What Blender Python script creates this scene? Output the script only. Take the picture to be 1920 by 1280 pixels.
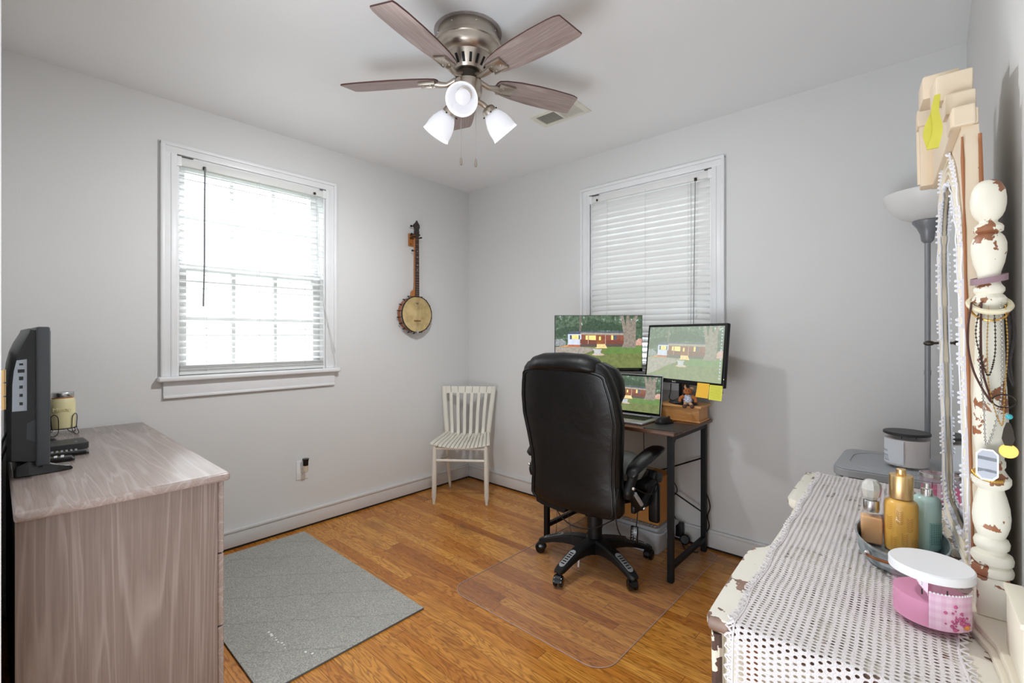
import bpy, bmesh, math, random
from mathutils import Vector, Matrix, Euler
R = math.radians
PI = math.pi
random.seed(7)
sc = bpy.context.scene
for o in list(bpy.data.objects):
    bpy.data.objects.remove(o)
COL = sc.collection

# ------------------------------------------------------------------ camera
cam_d = bpy.data.cameras.new('camera')
cam = bpy.data.objects.new('camera', cam_d)
COL.objects.link(cam)
cam.location = (2.959, -2.732, 1.212)
cam.rotation_euler = (R(90), 0, R(42.0))
cam_d.sensor_width = 36
cam_d.lens = 875.0 / 1920 * 36
cam_d.shift_y = -11.0 / 1920
cam_d.clip_start = 0.02
sc.camera = cam

# ------------------------------------------------------------------ world, lights, exposure
w = bpy.data.worlds.new('world'); sc.world = w
w.use_nodes = True
nt = w.node_tree
bg = nt.nodes['Background']
bg.inputs['Color'].default_value = (0.93, 0.97, 1.0, 1)
bg.inputs['Strength'].default_value = 1.5

def area(name, loc, rot, sx, sy, power, color=(1, 1, 1)):
    l = bpy.data.lights.new(name, 'AREA')
    l.shape = 'RECTANGLE'; l.size = sx; l.size_y = sy; l.energy = power; l.color = color
    o = bpy.data.objects.new(name, l); COL.objects.link(o)
    o.location = loc; o.rotation_euler = rot
    return o
# daylight just outside the two windows, and two added fill lamps beyond the wide doorway behind the camera
area('daylight_window', (-1.35, -1.69, 3.35), (R(38), 0, R(-90)), 2.0, 1.5, 210, (0.96, 0.98, 1.0))
area('daylight_back_window', (1.62, 1.35, 3.35), (R(-38), 0, 0), 1.6, 1.2, 50, (0.96, 0.98, 1.0))
area('added_room_fill', (2.2, -4.2, 1.35), (R(104), 0, R(14)), 1.6, 1.7, 7, (0.86, 0.93, 1.0))  # unseen lamp added to fill the room from behind the camera
area('added_ceiling_fill', (2.15, -3.45, 0.25), (R(155), 0, R(6)), 1.3, 1.0, 29, (0.84, 0.92, 1.0))  # unseen low lamp facing up, added to brighten the ceiling

vs = sc.view_settings
vs.view_transform = 'Standard'; vs.look = 'None'; vs.gamma = 1.0
vs.use_curve_mapping = False
vs.exposure = 0.54
cy = sc.cycles
cy.use_denoising = True
try: cy.denoiser = 'OPENIMAGEDENOISE'
except Exception: pass
cy.max_bounces = 10; cy.diffuse_bounces = 6; cy.glossy_bounces = 5; cy.transmission_bounces = 8; cy.transparent_max_bounces = 24
cy.sample_clamp_indirect = 6.0
cy.caustics_reflective = False; cy.caustics_refractive = False

# ------------------------------------------------------------------ colour and node helpers
def lin(c):
    c = c / 255.0
    return c / 12.92 if c <= 0.04045 else ((c + 0.055) / 1.055) ** 2.4
def S(r, g, b): return (lin(r), lin(g), lin(b), 1.0)

class NT:
    def __init__(s, name):
        s.m = bpy.data.materials.new(name); s.m.use_nodes = True
        s.t = s.m.node_tree; s.p = s.t.nodes['Principled BSDF']; s.out = s.t.nodes['Material Output']
    def n(s, typ, ins=None, **props):
        nd = s.t.nodes.new('ShaderNode' + typ)
        for k, v in props.items(): setattr(nd, k, v)
        if ins:
            for k, v in ins.items():
                sock = nd.inputs[k]
                if isinstance(v, bpy.types.NodeSocket): s.t.links.new(v, sock)
                else: sock.default_value = v
        return nd
    def math(s, op, a, b=0.0, c=0.0):
        return s.n('Math', {0: a, 1: b, 2: c}, operation=op).outputs[0]
    def mix(s, f, a, b, blend='MIX'):
        nd = s.n('Mix', None, data_type='RGBA', blend_type=blend)
        for k, v in ((0, f), (6, a), (7, b)):
            if isinstance(v, bpy.types.NodeSocket): s.t.links.new(v, nd.inputs[k])
            else: nd.inputs[k].default_value = v
        return nd.outputs[2]
    def ramp(s, f, stops, interp='LINEAR'):
        nd = s.n('ValToRGB', {0: f}); cr = nd.color_ramp; cr.interpolation = interp
        while len(cr.elements) < len(stops): cr.elements.new(0.5)
        for e, (p, c) in zip(cr.elements, stops):
            e.position = p; e.color = c if len(c) == 4 else (*c, 1)
        return nd.outputs[0]
    def coord(s, kind='Object', scale=(1, 1, 1), rot=(0, 0, 0)):
        tc = s.n('TexCoord')
        return s.n('Mapping', {'Vector': tc.outputs[kind], 'Scale': scale, 'Rotation': rot}).outputs[0]
    def noise(s, vec, scale=5, detail=4, rough=.5, dist=0.0):
        return s.n('TexNoise', {'Vector': vec, 'Scale': scale, 'Detail': detail, 'Roughness': rough, 'Distortion': dist}).outputs[0]
    def set(s, **k):
        for key, v in k.items():
            key = {'color': 'Base Color', 'rough': 'Roughness', 'metal': 'Metallic', 'normal': 'Normal', 'alpha': 'Alpha', 'trans': 'Transmission Weight',
                   'ior': 'IOR', 'coat': 'Coat Weight', 'coatr': 'Coat Roughness', 'sheen': 'Sheen Weight', 'spec': 'Specular IOR Level', 'sss': 'Subsurface Weight'}[key]
            if isinstance(v, bpy.types.NodeSocket): s.t.links.new(v, s.p.inputs[key])
            else: s.p.inputs[key].default_value = v
        return s
    def bump(s, h, strength=.2, dist=.01):
        nd = s.n('Bump', {'Height': h, 'Strength': strength, 'Distance': dist})
        s.t.links.new(nd.outputs[0], s.p.inputs['Normal']); return s

def mat(name, c, rough=.5, metal=0.0, var=.06, nscale=12, bump=0.0, bscale=60, **k):
    m = NT(name)
    v = m.coord()
    nz = m.noise(v, nscale, 4)
    dark = tuple(x * (1 - var) for x in c[:3]) + (1,)
    lite = tuple(min(1, x * (1 + var)) for x in c[:3]) + (1,)
    m.set(color=m.ramp(nz, [(.3, dark), (.7, lite)]), rough=rough, metal=metal, **k)
    if bump: m.bump(m.noise(v, bscale, 3), bump, .002)
    return m.m
def glass(name, c=(1, 1, 1, 1), rough=0.0, ior=1.45, tint=0.0):
    """thin-walled clear material: lets light through, keeps a sheen"""
    m = NT(name)
    tr = m.n('BsdfTransparent', {'Color': c}); gl = m.n('BsdfGlossy', {'Roughness': max(rough, .02), 'Color': (1, 1, 1, 1)})
    fr = m.n('LayerWeight', {'Blend': .22})
    f = m.math('ADD', m.math('MULTIPLY', m.math('POWER', fr.outputs['Facing'], 2.0), .22), tint + .01)
    mx = m.n('MixShader', {0: f, 1: tr.outputs[0], 2: gl.outputs[0]})
    m.t.links.new(mx.outputs[0], m.out.inputs[0]); return m.m
def emis(name, c, strength=1.0):
    m = NT(name)
    m.set(color=(0, 0, 0, 1), rough=.4)
    m.p.inputs['Emission Color'].default_value = c; m.p.inputs['Emission Strength'].default_value = strength
    return m.m

# ------------------------------------------------------------------ materials
M = {}
def wallmat(name, c, b=.12):
    m = NT(name); v = m.coord()
    n1 = m.noise(v, 1.2, 3); n2 = m.noise(v, 140, 3)
    d = tuple(x * .97 for x in c[:3]) + (1,)
    m.set(color=m.ramp(n1, [(.3, d), (.7, c)]), rough=.62).bump(n2, b, .002)
    return m.m
M['wall'] = wallmat('wall_paint', S(214, 214, 213))
M['ceil'] = wallmat('ceiling_paint', S(236, 238, 239), .2)
M['trim'] = mat('white_trim', S(226, 227, 228), .38, var=.02)
M['board'] = mat('baseboard_white', S(208, 208, 207), .45, var=.03, nscale=3)
M['black_gap'] = mat('dark_gap', S(22, 16, 12), .8)

def floor_mat():
    m = NT('oak_floor')
    tc = m.n('TexCoord'); sp = m.n('SeparateXYZ', {0: tc.outputs['Object']})
    X, Y = sp.outputs[0], sp.outputs[1]
    pw = .057
    ry = m.math('DIVIDE', Y, pw); row = m.math('FLOOR', ry)
    r1 = m.n('TexWhiteNoise', {'W': row}, noise_dimensions='1D').outputs[0]
    xl = m.math('ADD', m.math('DIVIDE', X, .85), m.math('MULTIPLY', r1, 7.3))
    cell = m.math('FLOOR', xl)
    idv = m.n('CombineXYZ', {0: row, 1: cell, 2: 0.0}).outputs[0]
    wn = m.n('TexWhiteNoise', {'Vector': idv}, noise_dimensions='3D')
    rnd, rcol = wn.outputs[0], wn.outputs[1]
    off = m.n('VectorMath', {0: rcol, 1: (31, 17, 9)}, operation='MULTIPLY').outputs[0]
    base = m.n('VectorMath', {0: tc.outputs['Object'], 1: off}, operation='ADD').outputs[0]
    g1v = m.n('Mapping', {'Vector': base, 'Scale': (2.2, 30, 1)}).outputs[0]
    big = m.noise(m.n('Mapping', {'Vector': base, 'Scale': (2.0, 14, 1)}).outputs[0], 1.0, 3, .5, .6)
    # cathedral rings: contour lines of a stretched noise
    ring = m.math('FRACT', m.math('MULTIPLY', big, 17.0))
    ringl = m.ramp(ring, [(0.0, (.12, .12, .12)), (.32, (.85, .85, .85)), (.7, (1, 1, 1)), (1.0, (.2, .2, .2))])
    fine = m.noise(m.n('Mapping', {'Vector': base, 'Scale': (6, 240, 1)}).outputs[0], 1.0, 3, .6)
    basec = m.ramp(rnd, [(0.0, S(188, 118, 44)), (.3, S(208, 140, 58)), (.6, S(222, 158, 72)), (.85, S(198, 128, 50)), (1.0, S(168, 100, 36))])
    dk = m.mix(.72, basec, S(104, 54, 18))
    c1 = m.mix(ringl, dk, basec)
    c2 = m.mix(m.ramp(fine, [(.35, (.38, .38, .38)), (.6, (0, 0, 0))]), c1, S(110, 58, 18))
    # worn dark patches
    st = m.noise(m.n('Mapping', {'Vector': tc.outputs['Object'], 'Scale': (1.4, 3.5, 1)}).outputs[0], 1.0, 3, .5)
    c3 = m.mix(m.ramp(st, [(.60, (0, 0, 0)), (.76, (.55, .55, .55))]), c2, S(84, 46, 20))
    fy = m.math('FRACT', ry); fx = m.math('FRACT', xl)
    gy = m.math('LESS_THAN', m.math('MINIMUM', fy, m.math('SUBTRACT', 1.0, fy)), .016)
    gx = m.math('LESS_THAN', m.math('MINIMUM', fx, m.math('SUBTRACT', 1.0, fx)), .0013)
    gap = m.math('MAXIMUM', gy, gx)
    c4 = m.mix(m.math('MULTIPLY', gap, .65), c3, S(60, 30, 12))
    m.set(color=c4, rough=m.ramp(m.noise(m.coord(), 3, 3), [(.3, (.16, .16, .16)), (.7, (.27, .27, .27))]), spec=.5)
    m.bump(m.math('SUBTRACT', m.math('MULTIPLY', fine, .25), gap), .18, .002)
    return m.m
M['floor'] = floor_mat()

def grain_mat(name, base, light, dark, along='Z', scale=1.0, rough=.45, ring=10, contrast=.7, **kw):
    m = NT(name)
    sc_ = {'X': (.55, 9, 9), 'Y': (9, .8, 9), 'Z': (9, 9, .5)}[along]
    v = m.coord('Object', tuple(a * scale for a in sc_))
    fine_s = {'X': (4, 160, 160), 'Y': (160, 4, 160), 'Z': (160, 160, 4)}[along]
    fv = m.coord('Object', tuple(a * scale for a in fine_s))
    n = m.noise(v, .55, 3, .5, .5)
    r = m.math('FRACT', m.math('MULTIPLY', n, float(ring)))
    rl = m.ramp(r, [(0, (0, 0, 0)), (.12, (contrast,) * 3), (.34, (0, 0, 0)), (1, (0, 0, 0))])
    f = m.noise(fv, 1, 3, .6)
    c = m.mix(m.ramp(f, [(.3, (0, 0, 0)), (.7, (1, 1, 1))]), dark, base)
    c = m.mix(rl, c, light)
    m.set(color=c, rough=rough, **kw).bump(f, .08, .001)
    return m.m
M['grey_oak_v'] = grain_mat('grey_oak_laminate_vertical', S(136, 121, 112), S(160, 146, 138), S(121, 105, 97), 'Z', 1.35, .5, 14, .6)
M['grey_oak_h'] = grain_mat('grey_oak_laminate_top', S(160, 145, 138), S(190, 180, 175), S(144, 129, 122), 'X', 1.5, .22, 11, .38)
M['blade'] = grain_mat('fan_blade_wood', S(172, 157, 152), S(190, 178, 174), S(140, 122, 118), 'X', 2.0, .45, 12, .5)
M['blade_edge'] = mat('fan_blade_edge', S(84, 52, 46), .5)
M['walnut'] = grain_mat('desk_walnut', S(110, 68, 40), S(150, 100, 60), S(70, 42, 26), 'X', 2, .4, 8)
M['honey'] = grain_mat('honey_oak_box', S(216, 158, 92), S(234, 184, 118), S(194, 132, 70), 'X', 3, .4, 8, .5)
M['neck'] = grain_mat('banjo_maple_neck', S(178, 112, 52), S(200, 140, 80), S(140, 84, 38), 'Z', 3, .35, 8, .5)
M['rim'] = mat('banjo_rim_wood', S(150, 84, 44), .35, var=.2)
M['finger'] = grain_mat('banjo_rosewood', S(74, 46, 34), S(92, 62, 48), S(48, 30, 24), 'Z', 3, .5, 8, .4)
M['card'] = mat('cardboard', S(186, 124, 60), .8, var=.05)
def metal(name, c, rough=.3, **k): return mat(name, c, rough, 1.0, var=.04, **k)
M['nickel'] = metal('brushed_nickel', S(190, 180, 168), .32)
M['steel'] = metal('steel', S(200, 200, 200), .25)
M['darkmetal'] = metal('dark_metal', S(70, 64, 58), .4)
M['gold'] = metal('gold_metal', S(242, 208, 152), .32)
M['gold2'] = metal('yellow_gold', S(214, 168, 88), .28)
M['silver'] = metal('silver_metal', S(210, 208, 205), .25)
M['galv'] = NT('galvanised_steel')
_v = M['galv'].coord(); M['galv'].set(color=M['galv'].ramp(M['galv'].noise(_v, 45, 4, .6), [(.35, S(140, 152, 156)), (.65, S(196, 206, 210))]), rough=.42, metal=.75); M['galv'] = M['galv'].m
M['black'] = mat('black_plastic', S(13, 13, 14), .45, var=.1, spec=.35)
M['blackgloss'] = mat('black_gloss_plastic', S(9, 9, 10), .18, var=.1)
M['blacksteel'] = mat('black_powder_steel', S(8, 8, 9), .5, var=.1, spec=.3)
M['tvgrey'] = mat('tv_bezel_grey', S(62, 66, 70), .38, var=.04)
M['tvback'] = mat('tv_back_black', S(20, 23, 26), .32, var=.08)
M['port'] = mat('tv_port_panel_grey', S(176, 186, 198), .5, var=.02)
M['alu'] = mat('laptop_aluminium', S(176, 178, 182), .35, .7, var=.02)
M['leather'] = NT('black_leather')
_v = M['leather'].coord(); M['leather'].set(color=S(7, 7, 8), rough=M['leather'].ramp(M['leather'].noise(_v, 5, 4), [(.3, (.30,) * 3), (.7, (.45,) * 3)]), spec=.42)
M['leather'].bump(M['leather'].math('ADD', M['leather'].math('MULTIPLY', M['leather'].noise(_v, 5, 3, .5, .8), 1.0), M['leather'].math('MULTIPLY', M['leather'].noise(_v, 260, 2), .05)), .35, .02); M['leather'] = M['leather'].m
M['stitch'] = mat('dark_piping', S(14, 14, 15), .35)
M['greycap'] = mat('silver_grey_plastic', S(150, 150, 152), .4, var=.03)
M['shade'] = NT('frosted_white_glass')
def _():
    m = M['shade']; m.set(color=S(240, 241, 244), rough=.25); m.p.inputs['Emission Color'].default_value = (1, 1, 1, 1); m.p.inputs['Emission Strength'].default_value = .28
    tr = m.n('BsdfTransparent', {'Color': (.98, .98, 1, 1)}); tl = m.n('BsdfTranslucent', {'Color': S(240, 241, 246)})
    a = m.n('MixShader', {0: .45, 1: m.p.outputs[0], 2: tl.outputs[0]}); b = m.n('MixShader', {0: .16, 1: a.outputs[0], 2: tr.outputs[0]})
    m.t.links.new(b.outputs[0], m.out.inputs[0]); M['shade'] = m.m
_()
M['bulb'] = mat('white_bulb', S(236, 235, 238), .35, var=.01)
M['lamp_bowl'] = mat('lamp_bowl_glass', S(226, 226, 224), .4, var=.01)
M['lamp_pole'] = mat('lamp_pole_grey', S(140, 142, 146), .35, .3, var=.02)
M['cart'] = mat('cart_plastic_grey', S(164, 167, 171), .5, var=.02)
M['cartdark'] = mat('cart_drawer_smoke', S(84, 86, 90), .3, var=.04)
M['lid_black'] = mat('matte_black_lid', S(46, 46, 48), .45, var=.05)
M['lid_white'] = mat('white_plastic_lid', S(236, 236, 238), .4, var=.01)
M['wax_white'] = mat('white_wax', S(232, 224, 222), .5, var=.01)
M['wax_pink'] = mat('pink_wax', S(242, 172, 206), .45, var=.03)
M['wax_pink2'] = mat('deep_pink_wax', S(206, 84, 134), .45, var=.03)
M['wax_cream'] = mat('cream_wax', S(226, 216, 168), .45, var=.04)
M['label_white'] = mat('white_label', S(226, 230, 236), .5, var=.01)
M['glass'] = glass('clear_glass', (1, 1, 1, 1), .02, 1.45, .02)
M['glass_pink'] = glass('pink_tinted_glass', (1, .955, .978, 1), .03, 1.45, .03)
M['window_glass'] = glass('window_glass', (.97, .99, 1, 1), .02, 1.3)
M['mat_plastic'] = NT('clear_vinyl_mat')
def _():
    m = M['mat_plastic']
    tr = m.n('BsdfTransparent', {'Color': (.985, .975, .97, 1)}); gl = m.n('BsdfGlossy', {'Roughness': .14, 'Color': (1, 1, 1, 1)})
    df = m.n('BsdfDiffuse', {'Color': S(200, 184, 176)})
    fr = m.n('LayerWeight', {'Blend': .12}, )
    a = m.n('MixShader', {0: .06, 1: tr.outputs[0], 2: df.outputs[0]})
    b = m.n('MixShader', {0: m.math('MULTIPLY', m.math('POWER', fr.outputs['Facing'], 3.0), .5), 1: a.outputs[0], 2: gl.outputs[0]})
    m.t.links.new(b.outputs[0], m.out.inputs[0]); M['mat_plastic'] = m.m
_()
M['mat_edge'] = mat('vinyl_mat_edge', S(176, 150, 140), .3, var=.02)
M['bin_plastic'] = NT('clear_bin_plastic')
def _():
    m = M['bin_plastic']
    tr = m.n('BsdfTransparent', {'Color': (.9, .92, .94, 1)}); df = m.n('BsdfPrincipled', {'Base Color': S(230, 232, 236), 'Roughness': .3})
    a = m.n('MixShader', {0: .45, 1: tr.outputs[0], 2: df.outputs[0]})
    m.t.links.new(a.outputs[0], m.out.inputs[0]); M['bin_plastic'] = m.m
_()
M['mirror'] = NT('mirror_glass').set(color=(.86, .9, .88, 1), rough=.0, metal=1.0).m

def chippy(name, c, chip, amt=.5, nscale=9, edge=True, rough=.45):
    """cream paint worn through to brown wood on edges and in patches"""
    m = NT(name); v = m.coord()
    n = m.noise(v, nscale, 4, .6, .3)
    lo = .60 + (1 - amt) * .12
    patch = m.ramp(n, [(lo, (0, 0, 0)), (lo + .012, (1, 1, 1))])
    f = patch
    if edge:
        pt = m.n('NewGeometry').outputs['Pointiness']
        n2 = m.noise(v, 26, 3, .6)
        e = m.math('GREATER_THAN', m.math('ADD', pt, m.math('MULTIPLY', m.math('SUBTRACT', n2, .5), .35)), .60 if edge is True else edge)
        f = m.math('MAXIMUM', patch, e)
    tone = m.ramp(m.noise(v, 4, 3), [(.3, tuple(x * .93 for x in c[:3]) + (1,)), (.7, c)])
    wood = m.ramp(m.noise(v, 30, 3), [(.3, tuple(x * .5 for x in chip[:3]) + (1,)), (.7, chip)])
    m.set(color=m.mix(f, tone, wood), rough=rough).bump(m.math('SUBTRACT', 1.0, f), .3, .001)
    return m.m
M['cream'] = chippy('chipped_cream_paint', S(236, 228, 208), S(150, 98, 66), -.6, 14, False)
M['cream_top'] = chippy('worn_cream_top', S(232, 227, 214), S(150, 118, 100), .35, 9, .572)
M['cream_post'] = chippy('chipped_ivory_post', S(238, 233, 216), S(168, 110, 76), 1.0, 26)
M['cream_bead'] = chippy('worn_corner_bead', S(232, 224, 206), S(90, 64, 56), 1.3, 24)
M['cream_tan'] = chippy('tan_cream_paint', S(228, 210, 184), S(166, 112, 76), .0, 26, False)
M['chair_paint'] = chippy('chalky_white_chair_paint', S(214, 209, 196), S(120, 98, 80), -.15, 40, False)
M['bronze_chip'] = mat('bare_wood_chip', S(160, 104, 66), .6, var=.2)

def rug_mat():
    m = NT('grey_rug'); v = m.coord()
    n = m.noise(v, 190, 3, .7); n2 = m.noise(v, 5, 3)
    # woven diagonal lattice: two directions of faint ridges
    a = m.n('TexWave', {'Vector': m.coord('Object', (1, 1, 1), (0, 0, R(42))), 'Scale': 1.6, 'Distortion': .7, 'Detail': 3.0, 'Detail Scale': 6.0}, wave_profile='SAW').outputs[1]
    b = m.n('TexWave', {'Vector': m.coord('Object', (1, 1, 1), (0, 0, R(-20))), 'Scale': 1.3, 'Distortion': .7, 'Detail': 3.0, 'Detail Scale': 6.0}, wave_profile='SAW').outputs[1]
    lat = m.math('MULTIPLY', m.ramp(a, [(0, (.74,) * 3), (.05, (1,) * 3), (1, (1,) * 3)]), m.ramp(b, [(0, (.86,) * 3), (.04, (1,) * 3), (1, (1,) * 3)]))
    c = m.ramp(n, [(.3, S(112, 112, 106)), (.5, S(156, 155, 147)), (.72, S(200, 199, 190))])
    c = m.mix(m.ramp(n2, [(.3, (0,) * 3), (.7, (.3,) * 3)]), c, S(140, 138, 132))
    c = m.mix(1.0, c, lat, 'MULTIPLY')
    m.set(color=c, rough=.95, sheen=.2).bump(n, .6, .004)
    return m.m
M['rug'] = rug_mat()
M['rug_edge'] = mat('rug_edge', S(92, 94, 94), .9)
M['white_mark'] = mat('white_scuff', S(226, 226, 220), .8)

def lace_mat():
    m = NT('crochet_lace')
    tc = m.n('TexCoord'); sp = m.n('SeparateXYZ', {0: tc.outputs['UV']})
    U, V = sp.outputs[0], sp.outputs[1]      # metres along / across the runner
    wob = m.math('MULTIPLY', m.math('SUBTRACT', m.noise(tc.outputs['UV'], 14, 3), .5), .006)
    ub = m.math('DIVIDE', m.math('ADD', U, wob), .0085); vb = m.math('DIVIDE', m.math('ADD', V, wob), .0105)
    row = m.math('FLOOR', vb)
    odd = m.math('MULTIPLY', m.math('MODULO', row, 2.0), .5)
    fu = m.math('ABSOLUTE', m.math('SUBTRACT', m.math('FRACT', m.math('ADD', ub, odd)), .5))
    fv = m.math('ABSOLUTE', m.math('SUBTRACT', m.math('FRACT', vb), .5))
    # opening width grows inside scattered bands (the filet pattern)
    cellv = m.n('CombineXYZ', {0: m.math('FLOOR', m.math('DIVIDE', U, .068)), 1: m.math('FLOOR', m.math('DIVIDE', V, .021)), 2: 0.0}).outputs[0]
    cr = m.n('TexWhiteNoise', {'Vector': cellv}, noise_dimensions='3D').outputs[0]
    big = m.math('GREATER_THAN', cr, .80)
    hu = m.math('ADD', .22, m.math('MULTIPLY', big, .14)); hv = m.math('ADD', .27, m.math('MULTIPLY', big, .10))
    e = m.math('ADD', m.math('POWER', m.math('DIVIDE', fu, hu), 2.0), m.math('POWER', m.math('DIVIDE', fv, hv), 2.0))
    hole = m.math('LESS_THAN', e, 1.0)
    fine = m.noise(m.n('Mapping', {'Vector': tc.outputs['UV'], 'Scale': (420, 420, 1)}).outputs[0], 1, 2)
    col = m.ramp(fine, [(.3, S(204, 196, 194)), (.7, S(234, 229, 229))])
    m.set(color=col, rough=.9, alpha=m.math('SUBTRACT', 1.0, hole))
    h = m.math('ADD', m.math('MINIMUM', e, 2.0), m.math('MULTIPLY', fine, .6))
    m.bump(h, .3, .0015)
    return m.m
M['lace'] = lace_mat()
M['lace_thread'] = mat('lace_thread', S(226, 221, 221), .9, var=.03, bump=.5, bscale=300)
M['lace_trim'] = mat('white_lace_trim', S(232, 232, 238), .8, var=.02)

# ------------------------------------------------------------------ mesh builder
def rotm(rx=0, ry=0, rz=0): return Euler((R(rx), R(ry), R(rz))).to_matrix().to_4x4()
class MB:
    def __init__(s): s.bm = bmesh.new(); s.mi = 0
    def _add(s, verts, faces, mtx=None):
        vs_ = [s.bm.verts.new((mtx @ Vector(v)) if mtx is not None else Vector(v)) for v in verts]
        for f in faces:
            try:
                fc = s.bm.faces.new([vs_[i] for i in f]); fc.material_index = s.mi
            except ValueError: pass
        return vs_
    def box(s, c, size, rot=None, bevel=0.0, seg=2):
        t = bmesh.new(); bmesh.ops.create_cube(t, size=1)
        for v in t.verts: v.co = Vector((v.co.x * size[0], v.co.y * size[1], v.co.z * size[2]))
        if bevel: bmesh.ops.bevel(t, geom=list(t.edges), offset=min(bevel, min(size) * .49), segments=seg, profile=.5, affect='EDGES')
        m = Matrix.Translation(c) @ (rot if rot is not None else Matrix())
        s._merge(t, m); return s
    def _merge(s, t, m):
        mp = {}
        for v in t.verts: mp[v] = s.bm.verts.new(m @ v.co)
        for f in t.faces:
            nf = s.bm.faces.new([mp[v] for v in f.verts]); nf.material_index = s.mi
        t.free()
    def b2(s, lo, hi, bevel=0.0, seg=2):
        return s.box([(a + b) / 2 for a, b in zip(lo, hi)], [abs(b - a) for a, b in zip(lo, hi)], None, bevel, seg)
    def loft(s, rings, closed=True, cap=True):
        n = len(rings[0]); vs_ = [[s.bm.verts.new(Vector(p)) for p in r] for r in rings]
        for a, b in zip(vs_, vs_[1:]):
            for i in range(n if closed else n - 1):
                j = (i + 1) % n
                f = s.bm.faces.new([a[i], a[j], b[j], b[i]]); f.material_index = s.mi
        if cap and closed:
            for r, rv in ((vs_[0], True), (vs_[-1], False)):
                f = s.bm.faces.new(list(reversed(r)) if rv else r); f.material_index = s.mi
        return s
    def tube(s, pts, r, n=8, closed=False, cap=True):
        pts = [Vector(p) for p in pts]; N = len(pts)
        rr = r if isinstance(r, (list, tuple)) else [r] * N
        rings = []; up = None
        for i, p in enumerate(pts):
            a = pts[i - 1] if (i > 0 or closed) else p; b = pts[(i + 1) % N] if (i < N - 1 or closed) else p
            d = (b - a).normalized()
            if up is None:
                up = Vector((0, 0, 1)) if abs(d.z) < .9 else Vector((1, 0, 0))
            x = d.cross(up)
            if x.length < 1e-5: x = d.cross(Vector((0, 1, 0)))
            x.normalize(); y = x.cross(d).normalized(); up = y
            rings.append([p + (x * math.cos(t) + y * math.sin(t)) * rr[i] for t in [2 * PI * k / n for k in range(n)]])
        if closed:
            vs_ = [[s.bm.verts.new(q) for q in rg] for rg in rings]
            for i in range(N):
                a, b = vs_[i], vs_[(i + 1) % N]
                for k in range(n):
                    f = s.bm.faces.new([a[k], a[(k + 1) % n], b[(k + 1) % n], b[k]]); f.material_index = s.mi
        else: s.loft(rings, True, cap)
        return s
    def cyl(s, p0, p1, r0, r1=None, n=24):
        return s.tube([p0, p1], [r0, r1 if r1 is not None else r0], n)
    def lathe(s, prof, c=(0, 0, 0), n=32, m=None, sx=1, sy=1):
        """prof: list of (r, z)"""
        m = m if m is not None else Matrix()
        T = Matrix.Translation(c) @ m
        rings = []
        for r_, z in prof:
            r_ = max(r_, 1e-5)
            rings.append([T @ Vector((r_ * sx * math.cos(2 * PI * k / n), r_ * sy * math.sin(2 * PI * k / n), z)) for k in range(n)])
        return s.loft(rings, True, True)
    def prism(s, poly, t0, t1, m=None):
        """poly in (x,z); extruded along y from t0 to t1"""
        m = m if m is not None else Matrix()
        a = [m @ Vector((x, t0, z)) for x, z in poly]; b = [m @ Vector((x, t1, z)) for x, z in poly]
        return s.loft([a, b], True, True)
    def plate(s, poly, z0, z1, m=None):
        """poly in (x,y); extruded along z"""
        m = m if m is not None else Matrix()
        return s.loft([[m @ Vector((x, y, z0)) for x, y in poly], [m @ Vector((x, y, z1)) for x, y in poly]], True, True)
    def sphere(s, c, r, n=16, sx=1, sy=1, sz=1, m=None):
        k = max(6, n // 2)
        prof = [(r * math.sin(PI * i / k), -r * sz * math.cos(PI * i / k)) for i in range(k + 1)]
        return s.lathe(prof, c, n, m, sx, sy)
    def build(s, name, material, parent=None, loc=(0, 0, 0), rot=(0, 0, 0), smooth=40, bevel=0.0, label=None):
        bmesh.ops.recalc_face_normals(s.bm, faces=s.bm.faces)
        me = bpy.data.meshes.new(name); s.bm.to_mesh(me); s.bm.free()
        mats = material if isinstance(material, (list, tuple)) else [material]
        for m_ in mats: me.materials.append(M[m_] if isinstance(m_, str) else m_)
        if smooth:
            me.polygons.foreach_set('use_smooth', [True] * len(me.polygons))
            me.set_sharp_from_angle(angle=R(smooth))
        o = bpy.data.objects.new(name, me); COL.objects.link(o)
        o.parent = parent; o.location = loc; o.rotation_euler = rot
        if bevel:
            b = o.modifiers.new('bevel', 'BEVEL'); b.width = bevel; b.segments = 2; b.limit_method = 'ANGLE'
        if label: o['label'] = label
        return o

def tag(o, label, cat, group=None, kind=None):
    o['label'] = label; o['category'] = cat
    if group: o['group'] = group
    if kind: o['kind'] = kind
    return o
def thing(name, label, cat, loc=(0, 0, 0), rotz=0.0, group=None):
    o = bpy.data.objects.new(name, None); COL.objects.link(o)
    o.empty_display_size = .05
    o.location = loc; o.rotation_euler = (0, 0, R(rotz))
    return tag(o, label, cat, group)
def struct(o, label=None):
    o['kind'] = 'structure'
    if label: o['label'] = label
    return o
def sempty(name, loc=(0, 0, 0)):
    o = bpy.data.objects.new(name, None); COL.objects.link(o); o.location = loc; o['kind'] = 'structure'; return o
def rrect(w_, h_, r, n=6, cx=0, cy_=0):
    pts = []
    for (sx, sy, a0) in ((1, 1, 0), (-1, 1, 90), (-1, -1, 180), (1, -1, 270)):
        for i in range(n + 1):
            a = R(a0 + 90 * i / n)
            pts.append((cx + sx * (w_ / 2 - r) + r * math.cos(a), cy_ + sy * (h_ / 2 - r) + r * math.sin(a)))
    return pts
def circ(r, n=32, cx=0, cy_=0, sy=1): return [(cx + r * math.cos(2 * PI * k / n), cy_ + r * sy * math.sin(2 * PI * k / n)) for k in range(n)]
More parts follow.
